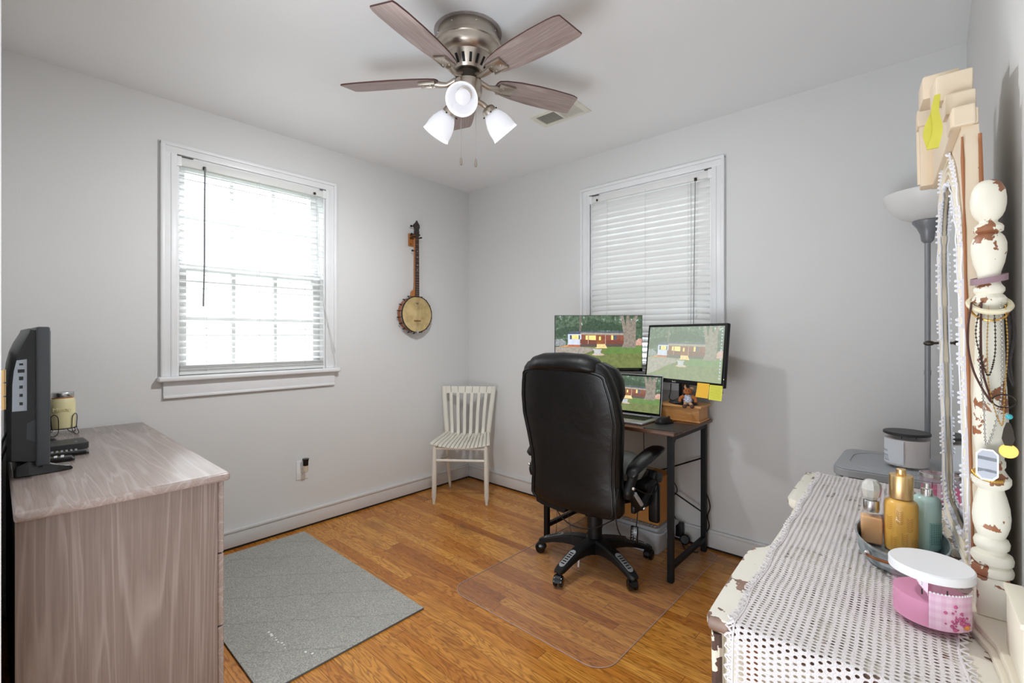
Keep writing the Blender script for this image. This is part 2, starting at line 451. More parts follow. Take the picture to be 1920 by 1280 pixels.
def smooth_path(pts, k=6):
    """Catmull-Rom through the points"""
    P_ = [Vector(p) for p in pts]; P_ = [P_[0] * 2 - P_[1]] + P_ + [P_[-1] * 2 - P_[-2]]; out = []
    for i in range(1, len(P_) - 2):
        for j in range(k):
            t = j / k; a, b, c, d = P_[i - 1], P_[i], P_[i + 1], P_[i + 2]
            out.append(.5 * ((2 * b) + (c - a) * t + (2 * a - 5 * b + 4 * c - d) * t * t + (3 * b - a - 3 * c + d) * t ** 3))
    out.append(P_[-2]); return out
def text(s, size, loc, rot, material, parent, name, extrude=.0003):
    cu = bpy.data.curves.new(name, 'FONT'); cu.body = s; cu.size = size; cu.extrude = extrude; cu.align_x = 'CENTER'; cu.align_y = 'CENTER'
    o = bpy.data.objects.new(name, cu); COL.objects.link(o); o.parent = parent; o.location = loc; o.rotation_euler = rot
    cu.materials.append(M[material] if isinstance(material, str) else material); return o

# ================================================================== the room
XW, YW, H = 3.067, -2.75, 2.44
WT = .14
struct(MB().b2((-.2, -4.5, -.06), (XW + .2, .2, 0)).build('floor', 'floor', smooth=0))
struct(MB().b2((-.2, -4.5, H), (XW + .2, .2, H + .08)).build('ceiling', 'ceil', smooth=0))
def wall_with_hole(name, lo, hi, h0, h1, axis):
    """wall box lo..hi, hole from h0=(a,z) to h1=(a,z) along axis"""
    mb = MB(); ax = 0 if axis == 'x' else 1
    def seg(a0, a1, z0, z1):
        l = list(lo); h = list(hi); l[ax], h[ax], l[2], h[2] = a0, a1, z0, z1; mb.b2(l, h)
    seg(lo[ax], h0[0], lo[2], hi[2]); seg(h1[0], hi[ax], lo[2], hi[2])
    if h0[1] > lo[2]: seg(h0[0], h1[0], lo[2], h0[1])
    seg(h0[0], h1[0], h1[1], hi[2])
    return struct(mb.build(name, 'wall', smooth=0))
wall_with_hole('wall_left', (-WT, -4.5, 0), (0, 0, H), (-2.085, 1.0), (-1.28, 2.165), 'y')
wall_with_hole('wall_back', (-WT, 0, 0), (XW + WT, WT, H), (1.225, 1.0), (2.025, 2.165), 'x')
struct(MB().b2((XW, -4.5, 0), (XW + WT, 0, H)).build('wall_right', 'wall', smooth=0))
wall_with_hole('wall_front', (0, YW - .12, 0), (XW, YW, H), (1.46, 0), (2.995, 2.08), 'x')
struct(MB().b2((0, -4.5, 0), (XW, -4.4, H)).build('wall_hallway', 'wall', smooth=0))

# baseboards, with the dark gap above the boards
mb = MB(); mb.b2((0, -2.75, .012), (.014, 0, .105), .003); mb.b2((0, -2.75, .095), (.02, 0, .112), .004)
bl = struct(mb.build('baseboard_left', 'board', smooth=30))
MB().b2((0, -2.75, .0005), (.009, 0, .012)).build('floor_gap', 'black_gap', bl, smooth=0)
mb = MB(); mb.b2((0.014, -.014, .012), (XW, 0, .105), .003); mb.b2((0.02, -.02, .095), (XW, 0, .112), .004)
bb = struct(mb.build('baseboard_back', 'board', smooth=30))
MB().b2((0.01, -.009, .0005), (XW, 0, .012)).build('floor_gap', 'black_gap', bb, smooth=0)

# door casing with its brass hinge at the left edge of the frame
dr = sempty('door_1')
MB().b2((1.385, YW, 0), (1.46, YW + .029, 2.14), .003).build('door_casing', 'trim', dr, smooth=30)
MB().b2((2.995, YW, 0), (3.06, YW + .012, 2.14), .003).build('door_casing', 'trim', dr, smooth=30)
MB().b2((1.385, YW, 2.08), (3.06, YW + .014, 2.15), .003).build('door_casing', 'trim', dr, smooth=30)
mb = MB()
for k in range(3): mb.cyl((1.40, YW + .032, 1.045 + k * .031), (1.40, YW + .032, 1.073 + k * .031), .0045, n=12)
mb.b2((1.402, YW + .029, 1.045), (1.42, YW + .031, 1.135))
mb.build('hinge', 'gold', dr)

# ------------------------------------------------------------------ windows
def window(name, m):
    """local: x along the wall (0 = centre), y = into the room negative side is outside (+y room), z up"""
    root = sempty(name); root.matrix_world = m
    W, Z0, Z1 = .405, 1.0, 2.165
    def cas(mb, x0, x1, z0, z1, vert):
        mb.b2((x0, 0, z0), (x1, .014, z1), .003)
    mb = MB()
    mb.b2((-W - .065, 0, Z0), (-W, .014, Z1 + .045), .003); mb.b2((W, 0, Z0), (W + .065, .014, Z1 + .045), .003)
    mb.b2((-W - .065, 0, Z1), (W + .065, .0145, Z1 + .045), .003)
    mb.b2((-W - .072, 0, Z0), (-W - .052, .024, Z1 + .05), .005); mb.b2((W + .052, 0, Z0), (W + .072, .024, Z1 + .05), .005)
    mb.b2((-W - .072, 0, Z1 + .034), (W + .072, .0245, Z1 + .054), .005)
    mb.b2((-W - .028, 0, Z0), (-W - .016, .018, Z1), .003); mb.b2((W + .016, 0, Z0), (W + .028, .018, Z1), .003)
    mb.build('window_frame', 'trim', root, smooth=30)
    mb = MB(); mb.b2((-W - .085, -.12, Z0 - .026), (W + .085, .05, Z0), .008, 3); mb.build('window_sill', 'trim', root, smooth=40)
    mb = MB(); mb.b2((-W - .06, 0, Z0 - .115), (W + .06, .014, Z0 - .026), .003); mb.b2((-W - .06, 0, Z0 - .115), (W + .06, .019, Z0 - .1), .004)
    mb.build('apron', 'trim', root, smooth=30)
    mb = MB()   # jamb liner
    mb.b2((-W - .004, -WT, Z0), (-W + .012, 0, Z1)); mb.b2((W - .012, -WT, Z0), (W + .004, 0, Z1)); mb.b2((-W, -WT, Z1 - .012), (W, 0, Z1 + .004))
    mb.build('jamb', 'trim', root, smooth=0)
    zm = 1.585
    def sash(z0, z1, y):
        mb = MB(); t = .032; s_ = .045
        mb.b2((-W + .012, y, z0), (-W + .012 + s_, y + t, z1), .003); mb.b2((W - .012 - s_, y, z0), (W - .012, y + t, z1), .003)
        mb.b2((-W + .05, y + .001, z0), (W - .05, y + t - .001, z0 + s_), .003); mb.b2((-W + .05, y + .001, z1 - s_ * .8), (W - .05, y + t - .001, z1), .003)
        g = W - .012 - s_
        for k in (-1, 1): mb.b2((k * g / 3 - .01, y + .004, z0 + s_), (k * g / 3 + .01, y + t - .004, z1 - s_ * .8))
        zc = (z0 + z1) / 2; mb.b2((-g, y + .0055, zc - .01), (g, y + t - .0055, zc + .01))
        so = mb.build('sash', 'trim', root, smooth=30)
        MB().b2((-g - .005, y + .014, z0 + s_ - .005), (g + .005, y + .017, z1 - s_ * .7)).build('pane', 'window_glass', so, smooth=0)
    sash(Z0 + .004, zm + .02, -.085); sash(zm - .015, Z1 - .012, -.12)
    return root
Wl = Matrix.Translation((0, -1.6825, 0)) @ Matrix(((0, 1, 0, 0), (-1, 0, 0, 0), (0, 0, 1, 0), (0, 0, 0, 1)))   # room side is +x
Wb = Matrix.Translation((1.625, 0, 0)) @ Matrix(((-1, 0, 0, 0), (0, -1, 0, 0), (0, 0, 1, 0), (0, 0, 0, 1)))    # room side is -y
window('window_1', Wl); window('window_2', Wb)
# a bright overcast yard outside: grass, a pale house wall and a hedge, seen blown out between the slats
M['yard'] = mat('pale_grass', S(150, 160, 130), .9); M['siding'] = mat('pale_siding', S(225, 225, 222), .8); M['hedge'] = mat('hedge_leaves', S(120, 138, 112), .9, var=.3, nscale=3)
struct(MB().b2((-14, -12, -.9), (-.3, 8, -.8)).build('ground', 'yard', smooth=0))

def blind(name, label, m, closed, zb, stack):
    root = thing(name, label, 'window blind', (0, 0, 0), 0, 'window blinds'); root.matrix_world = m
    W = .398; zt = 2.155
    mb = MB(); mb.b2((-W, -.028, zt - .042), (W, .006, zt), .003)
    hr = mb.build('headrail', 'blind', root, smooth=30)
    for k in (-1, 1):
        b = MB(); b.b2((k * W - .014, -.03, zt - .048), (k * W + .014, .012, zt + .004), .002); b.build('bracket', 'trim', root, smooth=30)
        b = MB(); b.b2((k * W - k * .05 - .016, .0075, zt + .0015), (k * W + k * .012 - .003 * k, .0115, zt + .0055)); 
        b.build('bracket_clip', 'darkmetal', root, smooth=0)
    pitch = .0362; mb = MB(); z = zt - .068
    ang0 = R(70) if closed else R(14)
    sw = .045 if closed else .038
    i = 0
    while z > zb + .03:
        a = ang0 + random.uniform(-.02, .02)
        if closed and z < 1.26: a = R(70 - 50 * min(1, (1.26 - z) / .12))
        rings = []
        for xk in (-W + .004, W - .004):
            rg = []
            for t in (-1, -.5, 0, .5, 1):
                c_ = (1 - t * t) * .0035
                yy = t * sw / 2; rg.append((yy, c_))
            top = [(xk, -.012 + yy * math.cos(a) + cc * math.sin(a), z - yy * math.sin(a) + cc * math.cos(a)) for yy, cc in rg]
            bot = [(x_, y_ - .0007 * math.sin(a), z_ - .0013) for x_, y_, z_ in reversed(top)]
            rings.append(top + bot)
        tw = random.uniform(-.0025, .0025)
        rings[1] = [(x_, y_, z_ + tw) for x_, y_, z_ in rings[1]]
        mb.loft(rings, True, True); z -= pitch; i += 1
    mb.build('slats', 'blind', root, smooth=50)
    mb = MB()
    for k in range(stack): mb.b2((-W + .004, -.033, zb + .018 + k * .0042), (W - .004 - random.uniform(0, .003), .008, zb + .0205 + k * .0042), .0008)
    mb.b2((-W + .004, -.034, zb), (W - .004, .009, zb + .017), .004)
    mb.build('bottom_rail', 'blind', root, smooth=30)
    mb = MB()
    for xk in (-.27, 0, .27):
        for yy in (-.033, .009): mb.tube([(xk, yy, zt - .03), (xk, yy, zb + .01)], .0008, 5)
        zz = zt - .07
        while zz > zb + .03: mb.tube([(xk, .009, zz - .004), (xk, -.033, zz + .006)], .0005, 4); zz -= pitch
    mb.build('ladder_cords', 'cordw', root)
    return root
M['blind'] = NT('white_blind_slat')
def _():
    m = M['blind']; m.set(color=S(232, 232, 230), rough=.45)
    tl = m.n('BsdfTranslucent', {'Color': S(235, 236, 236)}); mx = m.n('MixShader', {0: .14, 1: m.p.outputs[0], 2: tl.outputs[0]})
    m.t.links.new(mx.outputs[0], m.out.inputs[0]); M['blind'] = m.m
_()
M['cordw'] = mat('blind_cord', S(206, 206, 204), .8)
M['wand'] = mat('tilt_wand_grey', S(120, 122, 124), .3, var=.05)
b1 = blind('window_blind', 'white slatted blind hanging open in the bright window on the left wall', Wl @ Matrix.Translation((0, .0, 0)), False, 1.003, 8)
# local x runs toward -y of the room on the left wall
mb = MB(); mb.tube([(.395 - .135 + .02, .016, 2.125), (.281, .02, 2.09), (.283, .022, 1.9), (.284, .023, 1.6), (.289, .022, 1.37)], .0042, 8)
mb.build('tilt_wand', 'wand', b1)
mb = MB(); mb.cyl((.281, .012, 2.13), (.281, .012, 2.112), .007, n=10); mb.build('wand_hook', 'darkmetal', b1)
mb = MB(); mb.cyl((-.33, .012, 2.13), (-.33, .012, 2.118), .008, n=10); mb.build('cord_lock', 'darkmetal', b1)
mb = MB(); mb.tube([(-.335, .012, 2.115), (-.345, .014, 1.9), (-.35, .014, 1.7)], .0012, 5); mb.tube([(-.337, .014, 2.115), (-.36, .014, 1.9), (-.354, .014, 1.7)], .0012, 5)
mb.tube([(-.352, .014, 1.7), (-.40, .022, 1.35), (-.455, .03, 1.06), (-.462, .032, 1.004)], .0013, 5); mb.tube([(-.352, .014, 1.7), (-.41, .024, 1.3), (-.462, .032, 1.1)], .0012, 5)
mb.build('lift_cord', 'cordw', b1)
b2_ = blind('window_blind', 'white slatted blind closed flat in the window behind the desk', Wb, True, 1.003, 3)
mb = MB(); mb.tube([(-.315, .016, 2.11), (-.312, .018, 1.8), (-.305, .018, 1.2)], .0022, 6); mb.tube([(-.29, .014, 2.1), (-.292, .016, 1.7), (-.288, .016, 1.12)], .0012, 5)
mb.build('tilt_wand', 'wand', b2_)
mb = MB(); mb.cyl((-.315, .012, 2.125), (-.315, .012, 2.108), .008, n=10); mb.build('wand_hook', 'darkmetal', b2_)
mb = MB(); mb.cyl((.345, .012, 2.13), (.345, .012, 2.118), .006, n=10); mb.build('cord_lock', 'darkmetal', b2_)

# ------------------------------------------------------------------ ceiling vent
M['vent'] = mat('vent_off_white', S(222, 220, 208), .5)
t = thing('ceiling_vent', 'white louvred air vent in the ceiling beside the fan', 'air vent', (1.425, -.633, H), 2)
mb = MB()
for (a, b) in (((-.155, -.078, -.006), (-.125, .078, 0)), ((.125, -.078, -.006), (.155, .078, 0)), ((-.125, -.078, -.006), (.125, -.055, 0)), ((-.125, .055, -.006), (.125, .078, 0)), ((-.006, -.055, -.005), (.006, .055, 0))): mb.b2(a, b)
mb.build('frame', 'vent', t, smooth=0)
mb = MB(); mb.b2((-.125, -.055, -.0006), (.125, .055, -.0002)); mb.build('duct_opening', 'black_gap', t, smooth=0)
mb = MB()
for k in range(13):
    yy = -.05 + k * .0083
    mb.box((-.065, yy, -.0035), (.118, .0062, .0012), rotm(35, 0, 0))
mb.build('louvres', 'vent', t, smooth=0)
mb = MB()
for k in range(13):
    yy = -.05 + k * .0083
    mb.box((.065, yy, -.0035), (.118, .0030, .0012), rotm(-50, 0, 0))
mb.build('louvres', 'vent', t, smooth=0)

# ================================================================== ceiling fan
fan = thing('ceiling_fan', 'brushed nickel ceiling fan with five weathered wood blades and three lights', 'ceiling fan', (1.555, -1.44, 0))
mb = MB(); mb.lathe([(.122, H - .001), (.1225, H - .025), (.124, H - .042), (.134, H - .048), (.136, H - .055), (.1365, H - .064), (.1330, H - .067), (.1325, H - .070), (.1320, H - .085), (.122, H - .101), (.102, H - .109), (.096, H - .110)], n=48)
mb.build('motor_housing', 'nickel', fan)
mb = MB(); mb.plate(circ(.1375, 40), H - .0022, H - .0002); mb.build('ceiling_ring', mat('unpainted_ceiling_patch', S(168, 160, 156), .8, var=.15, nscale=40), fan, smooth=0)
mb = MB(); mb.lathe([(.099, H - .108), (.096, H - .114), (.062, H - .162), (.045, H - .165)], n=48); vb = mb.build('vent_bowl', 'nickel', fan)
mb = MB()
for k in range(18):
    a = 2 * PI * k / 18 + .08; m_ = rotm(0, 0, math.degrees(a)) @ Matrix.Translation((.0792, 0, H - .1385)) @ rotm(0, -54.7, 0)
    mb.box(m_.to_translation(), (.034, .0105, .003), m_.to_3x3().to_4x4(), .0025)
mb.build('vent_slots', 'black', vb)
for k in range(8):
    a = 2 * PI * k / 8 + .3; mb = MB(); mb.sphere((.123 * math.cos(a), .123 * math.sin(a), H - .02), .0035, 8); mb.build('screw', 'steel', fan)
rot = bpy.data.objects.new('blade_rotor', None); COL.objects.link(rot); rot.parent = fan; rot.location = (0, 0, 2.255)
rot.rotation_euler = (.0385, .029, 0)
mb = MB(); mb.lathe([(.05, .022), (.052, .0), (.05, -.012)], n=40); mb.build('rotor_collar', 'darkmetal', rot)
def blade_half(x):   # half width at radius x
    pts = [(.125, .030), (.16, .044), (.22, .055), (.30, .0615), (.38, .0635), (.46, .062), (.515, .057), (.525, .052)]
    for (a, b), (c, d) in zip(pts, pts[1:]):
        if x <= c: return b + (d - b) * (x - a) / (c - a)
    return pts[-1][1]
for k in range(5):
    a = -1.2864 + k * R(72)
    xs = [.125, .132, .145, .16, .19, .22, .26, .30, .34, .38, .42, .46, .49, .51, .52, .525]
    up = [(x, blade_half(x) * (.55 if x == .125 else 1)) for x in xs]
    dn = [(x - (.016 if x > .5 else 0), -blade_half(x) * (.55 if x == .125 else 1)) for x in reversed(xs)]
    mb = MB(); mb.mi = 0
    poly = up + dn
    lo = [mb.bm.verts.new((x, y, -.003)) for x, y in poly]; hi = [mb.bm.verts.new((x, y, .003)) for x, y in poly]
    f = mb.bm.faces.new(lo); f.material_index = 0
    f = mb.bm.faces.new(list(reversed(hi))); f.material_index = 1
    for i in range(len(poly)):
        j = (i + 1) % len(poly); f = mb.bm.faces.new([lo[i], lo[j], hi[j], hi[i]]); f.material_index = 1
    Rm = Matrix.Rotation(a, 4, 'Z') @ Matrix.Rotation(R(-12), 4, 'X')
    bl_ = mb.build('blade', ['blade', 'blade_edge'], rot, smooth=0)
    bl_.matrix_local = Rm
    mb = MB()
    mb.box((.170, .0, -.009), (.07, .052, .010), None, .004)
    mb.box((.170, .026, -.010), (.072, .006, .013), None, .002); mb.box((.170, -.026, -.010), (.072, .006, .013), None, .002)
    mb.tube([(.137, 0, -.009), (.115, 0, -.014), (.09, 0, -.016), (.07, 0, -.008), (.052, 0, .0)], [.014, .012, .010, .010, .011], 10)
    for (sx, sy) in ((.155, .014), (.155, -.014), (.19, 0)): mb.sphere((sx, sy, -.0145), .004, 8)
    mb.build('blade_bracket', 'nickel', bl_)
# light kit
mb = MB(); mb.lathe([(.046, 2.262), (.047, 2.243), (.056, 2.240), (.0575, 2.228), (.0575, 2.196), (.054, 2.188), (.046, 2.176), (.032, 2.160), (.012, 2.150), (.008, 2.142)], n=48)
mb.build('light_kit_hub', 'nickel', fan)
for k, az in enumerate((-48.0 - 2, -48 + 118, -48 - 122)):
    A = Matrix.Rotation(R(az), 4, 'Z')
    arm = MB(); P_ = smooth_path([(.03, 0, 2.178), (.060, 0, 2.170), (.080, 0, 2.160), (.096, 0, 2.150)], 5)
    arm.tube([A @ p for p in P_], .0105, 12)
    ao = arm.build('lamp_arm', 'nickel', fan)
    tilt = 52 if k == 0 else 44
    L = A @ Matrix.Translation((.088, 0, 2.154)) @ Matrix.Rotation(R(180 - tilt), 4, 'Y')   # local +z points out along the shade
    mb = MB(); mb.lathe([(.012, -.010), (.024, -.004), (.0285, .004), (.0285, .026), (.026, .027)], m=L, n=28); fo = mb.build('socket_cup', 'nickel', ao)
    for q in (0, 120, 240):
        mb = MB(); c_ = L @ Matrix.Rotation(R(q + 60), 4, 'Z'); mb.cyl(c_ @ Vector((.027, 0, .017)), c_ @ Vector((.036, 0, .017)), .0018, n=6); mb.sphere(c_ @ Vector((.038, 0, .017)), .0035, 8)
        mb.build('thumb_screw', 'darkmetal', fo)
    prof = [(.0265, .012), (.030, .022), (.040, .038), (.050, .060), (.0555, .085), (.0565, .105), (.057, .112), (.060, .122), (.058, .123), (.0545, .112), (.054, .104), (.053, .085), (.0475, .060), (.0375, .038), (.0275, .022), (.024, .012)]
    mb = MB(); rings = [[(L @ Vector((r_ * math.cos(2 * PI * q / 32), r_ * math.sin(2 * PI * q / 32), z))) for q in range(32)] for r_, z in prof]
    mb.loft(rings, True, False); mb.build('lamp_shade', 'shade', ao)
    mb = MB(); mb.lathe([(.012, .014), (.0135, .03), (.016, .042), (.024, .056), (.0285, .070), (.0285, .080), (.022, .094), (.010, .101), (.001, .102)], m=L, n=24); mb.build('bulb', 'bulb', ao)
    pl_ = bpy.data.lights.new('fan_bulb_light', 'SPOT'); pl_.spot_size = R(165); pl_.spot_blend = 1.0; pl_.energy = (34, 15, 44)[k]; pl_.shadow_soft_size = .045; pl_.color = (.95, .975, 1.0)
    po = bpy.data.objects.new('fan_bulb_light', pl_); COL.objects.link(po); po.parent = fan; po.matrix_local = L @ Matrix.Translation((0, 0, .118)) @ Matrix.Rotation(PI, 4, 'X')
for (dx, dy, zb, l_) in ((-.022, -.018, 1.905, .032), (.022, .022, 1.898, .036)):
    mb = MB(); mb.tube([(dx, dy, 2.17), (dx, dy, zb + .03)], .0011, 6)
    ch = mb.build('pull_chain', 'steel', fan)
    mb = MB(); mb.lathe([(.001, 0), (.0045, .002), (.0055, .012), (.0045, .028), (.002, .034)], (dx, dy, zb), n=14); mb.build('chain_fob', 'nickel', ch)

# ================================================================== banjo on its wall hanger
bj = thing('banjo', 'five-string banjo with a tan skin head hanging on the left wall', 'banjo', (.0, -.597, 1.372))
# local frame: x out of the wall, y along wall, z up.  drum radius .138
def disc_mb(r0, r1, x0, x1, n=48):
    mb = MB(); mb.loft([[(x, r * math.cos(2 * PI * k / n), r * math.sin(2 * PI * k / n)) for k in range(n)] for r, x in ((r0, x0), (r1, x1))], True, True); return mb
rimx0, rimx1 = .012, .072
mb = MB(); prof = [(.118, rimx0), (.131, rimx0), (.131, rimx1), (.118, rimx1)]
rr_ = [[(x, r * math.cos(2 * PI * k / 48), r * math.sin(2 * PI * k / 48)) for k in range(48)] for r, x in prof + [prof[0]]]
mb.loft(rr_, True, False); mb.build('rim', 'rim', bj)
disc_mb(.1325, .1325, .0705, .0755).build('skin_head', NT('banjo_skin_head').set(color=(1, 1, 1, 1)).m, bj)
hm = bpy.data.materials['banjo_skin_head']
def _():
    nt_ = hm.node_tree; p = nt_.nodes['Principled BSDF']; tc = nt_.nodes.new('ShaderNodeTexCoord'); nz = nt_.nodes.new('ShaderNodeTexNoise'); nz.inputs['Scale'].default_value = 18; nz.inputs['Detail'].default_value = 4
    nt_.links.new(tc.outputs['Object'], nz.inputs['Vector']); cr = nt_.nodes.new('ShaderNodeValToRGB'); cr.color_ramp.elements[0].position = .3; cr.color_ramp.elements[1].position = .65
    cr.color_ramp.elements[0].color = S(168, 146, 98); cr.color_ramp.elements[1].color = S(206, 182, 130); nt_.links.new(nz.outputs[0], cr.inputs[0]); nt_.links.new(cr.outputs[0], p.inputs['Base Color']); p.inputs['Roughness'].default_value = .6
_()
mb = MB(); mb.loft([[(x, r * math.cos(2 * PI * k / 48), r * math.sin(2 * PI * k / 48)) for k in range(48)] for r, x in ((.1315, .068), (.1385, .068), (.1385, .0765), (.1315, .0765), (.1315, .068))], True, False); mb.build('tension_hoop', 'darkmetal', bj)
mb = MB(); mb.loft([[(x, r * math.cos(2 * PI * k / 48), r * math.sin(2 * PI * k / 48)) for k in range(48)] for r, x in ((.1312, .058), (.1345, .058), (.1345, .062), (.1312, .062), (.1312, .058))], True, False); mb.build('tone_ring', 'silver', bj)
for k in range(18):
    a = 2 * PI * (k + .5) / 18
    if abs(math.cos(a)) < .2 and math.sin(a) > 0: continue
    c_, s_ = math.cos(a), math.sin(a); mb = MB()
    mb.tube([(.074, .137 * c_, .137 * s_), (.074, .1425 * c_, .1425 * s_), (.040, .1445 * c_, .1445 * s_), (.026, .1445 * c_, .1445 * s_)], .0022, 6)
    mb.cyl((.024, .1445 * c_, .1445 * s_), (.036, .1445 * c_, .1445 * s_), .0042, n=6); mb.cyl((.036, .128 * c_, .128 * s_), (.036, .146 * c_, .146 * s_), .0035, n=6)
    mb.build('bracket_hook', 'darkmetal', bj)
mb = MB(); mb.box((.081, .0, -.047), (.012, .056, .004), None, .001); mb.box((.079, 0, -.049), (.006, .05, .003)); mb.build('bridge', 'rim', bj)
mb = MB(); mb.box((.079, 0, -.130), (.004, .022, .02), None, .001); mb.box((.070, 0, -.139), (.02, .02, .006), None, .001); mb.build('tailpiece', 'silver', bj)
mb = MB(); mb.box((.07605, .0, .083), (.0006, .026, .006)); mb.box((.07605, .0, .077), (.0006, .014, .005)); mb.build('head_logo', mat('faded_stamp', S(120, 104, 76), .7), bj, smooth=0)
mb = MB()
prof = [(-.016, .10), (.014, .10), (.0135, .55), (-.0135, .55)]
mb.prism([(-.050, .118), (-.046, .168), (-.018, .190), (-.0145, .26), (-.0145, .60), (.0145, .60), (.0155, .118)], .0, .022, Matrix(((0, 1, 0, .050), (1, 0, 0, 0), (0, 0, 1, 0), (0, 0, 0, 1))))
mb.build('neck', 'neck', bj, smooth=50, bevel=.003)
mb = MB(); mb.prism([(-.0175, .128), (-.0155, .60), (.0145, .60), (.0175, .128)], .0, .006, Matrix(((0, 1, 0, .0725), (1, 0, 0, 0), (0, 0, 1, 0), (0, 0, 0, 1))))
fb = mb.build('fingerboard', 'finger', bj, smooth=0)
mb = MB()
for z in (.475, .43, .37, .335): mb.cyl((.0784, 0, z), (.0791, 0, z), .0036, n=12)
mb.build('inlay_dots', mat('pearl_inlay', S(220, 215, 200), .3), fb)
mb = MB()
for k in range(20):
    z = .60 - .47 * (1 - 2 ** (-(k + 1) / 12)) * 1.45
    if z > .14: mb.box((.0787, 0, z), (.0012, .030, .0015))
mb.build('frets', 'silver', fb, smooth=0)
mb = MB(); mb.prism([(-.0155, .598), (-.020, .615), (-.017, .635), (-.0235, .655), (-.028, .672), (-.018, .684), (-.010, .690), (0, .708), (.012, .690), (.024, .676), (.026, .655), (.018, .640), (.021, .618), (.0155, .598)], 0, .014, Matrix(((0, 1, 0, .060), (1, 0, 0, 0), (0, 0, 1, 0), (0, 0, 0, 1))))
mb.build('headstock', mat('dark_peghead', S(46, 38, 34), .4), bj, smooth=30)
for (y, z) in ((.030, .606), (-.028, .604), (.026, .658), (-.030, .664)):
    mb = MB(); mb.cyl((.052, y * .5, z), (.052, y * .8, z), .004, n=8); mb.sphere((.050, y * 1.15, z), .0105, 12, .7, 1, .8); mb.build('tuning_peg', 'black', bj)
mb = MB(); mb.cyl((.062, -.014, .478), (.062, -.026, .478), .003, n=8); mb.sphere((.062, -.033, .478), .009, 12, .7, 1, .9); mb.build('tuning_peg', 'black', bj)
mb = MB()
for k, y in enumerate((-.010, -.005, 0, .005, .010)): mb.tube([(.082, y * .7, .60 if k else .478), (.0875, y, -.046), (.080, y, -.125)], .00025, 4)
mb.build('strings', 'darkmetal', bj)
hg = thing('banjo_wall_hanger', 'small wooden wall hanger with a padded fork holding the banjo neck', 'wall hook', (0, -.597, 1.94))
mb = MB(); mb.b2((0, -.030, -.048), (.016, .022, .048), .003); mb.build('back_plate', 'neck', hg)
mb = MB(); mb.sphere((.017, -.018, .034), .004, 8); mb.build('screw', 'black', hg)
mb = MB(); mb.sphere((.017, -.018, -.034), .004, 8); mb.build('screw', 'black', hg)
mb = MB(); mb.tube([(.016, -.02, .012), (.040, -.022, .012), (.044, -.030, .012), (.090, -.032, .012)], .0055, 8); mb.tube([(.016, .01, .012), (.040, .02, .012), (.044, .030, .012), (.088, .032, .012)], .0055, 8)
mb.build('fork', 'black', hg)

# ================================================================== white slat chair in the corner
ch = thing('slat_chair', 'small chalky white slat-back wooden chair standing in the corner under the banjo', 'chair', (.4365, -.487, 0), 38)
# local: -y faces the camera, y = 0 front legs
def leg(mb, x0, y0, z0, x1, y1, z1, rt, rm, rb):
    mb.tube([(x0 + (x1 - x0) * t, y0 + (y1 - y0) * t, z0 + (z1 - z0) * t) for t in (0, .04, .12, .5, 1)], [rb * .9, rb, rm, rm, rt], 14)
for sx in (-1, 1):
    mb = MB(); leg(mb, sx * .192, 0, 0, sx * .186, 0, .425, .015, .0175, .011); mb.build('leg', 'chair_paint', ch)
for sx in (-1, 1):
    mb = MB()
    P_ = smooth_path([(sx * .150, .375, 0), (sx * .158, .345, .20), (sx * .164, .325, .43), (sx * .180, .338, .60), (sx * .202, .385, .808)], 5)
    rings = []
    for p in P_:
        z = p.z; wx = .013 if z < .3 else .013 + .006 * min(1, (z - .3) / .2); wy = .013 if z < .3 else .011
        if z < .05: wx = wy = .009 + .08 * z
        rings.append([(p.x + wx * math.cos(q), p.y + wy * math.sin(q), z) for q in [2 * PI * i / 12 for i in range(12)]])
    mb.loft(rings); mb.build('leg', 'chair_paint', ch, label='back leg running up into the backrest post')
# seat strips: dished left-right
NS = 15
for k in range(NS):
    u0 = -1 + 2 * k / NS; u1 = -1 + 2 * (k + 1) / NS
    mb = MB(); rings = []
    for t in (0, .06, .2, .4, .6, .8, 1):
        y = -.022 + t * .355; hw = .218 - .045 * t
        g = .0022
        xa, xb = u0 * hw + g, u1 * hw - g
        dish = lambda x: -.030 * (1 - (x / hw) ** 2) * (1 - .3 * t) - (.010 * (1 - t * 2) ** 2 if t < .5 else 0) + .012 * max(0, t - .6) * 2
        za, zb_ = .452 + dish(xa), .452 + dish(xb); th = .014
        if t == 0: th = .010
        rings.append([(xa, y, za - th), (xb, y, zb_ - th), (xb, y, zb_), (xa, y, za)])
    mb.loft(rings); mb.build('seat_slat', 'chair_paint', ch, smooth=0, bevel=.002)
for k in range(6):   # back slats curve out of the seat
    u = -1 + 2 * (k + 1) / 7
    P_ = smooth_path([(u * .165, .24, .432), (u * .168, .295, .436), (u * .172, .325, .475), (u * .182, .335, .60), (u * .198, .372, .76)], 5)
    mb = MB(); rings = []
    for i, p in enumerate(P_):
        wv = .0125; d = Vector((0, 1, 0)) if i < 4 else None
        a = (P_[min(i + 1, len(P_) - 1)] - P_[max(i - 1, 0)]).normalized(); nrm = Vector((0, -a.z, a.y)) * .006
        rings.append([p + Vector((-wv, 0, 0)) + nrm, p + Vector((wv, 0, 0)) + nrm, p + Vector((wv, 0, 0)) - nrm, p + Vector((-wv, 0, 0)) - nrm])
    mb.loft(rings); mb.build('back_slat', 'chair_paint', ch, smooth=50, bevel=.002)
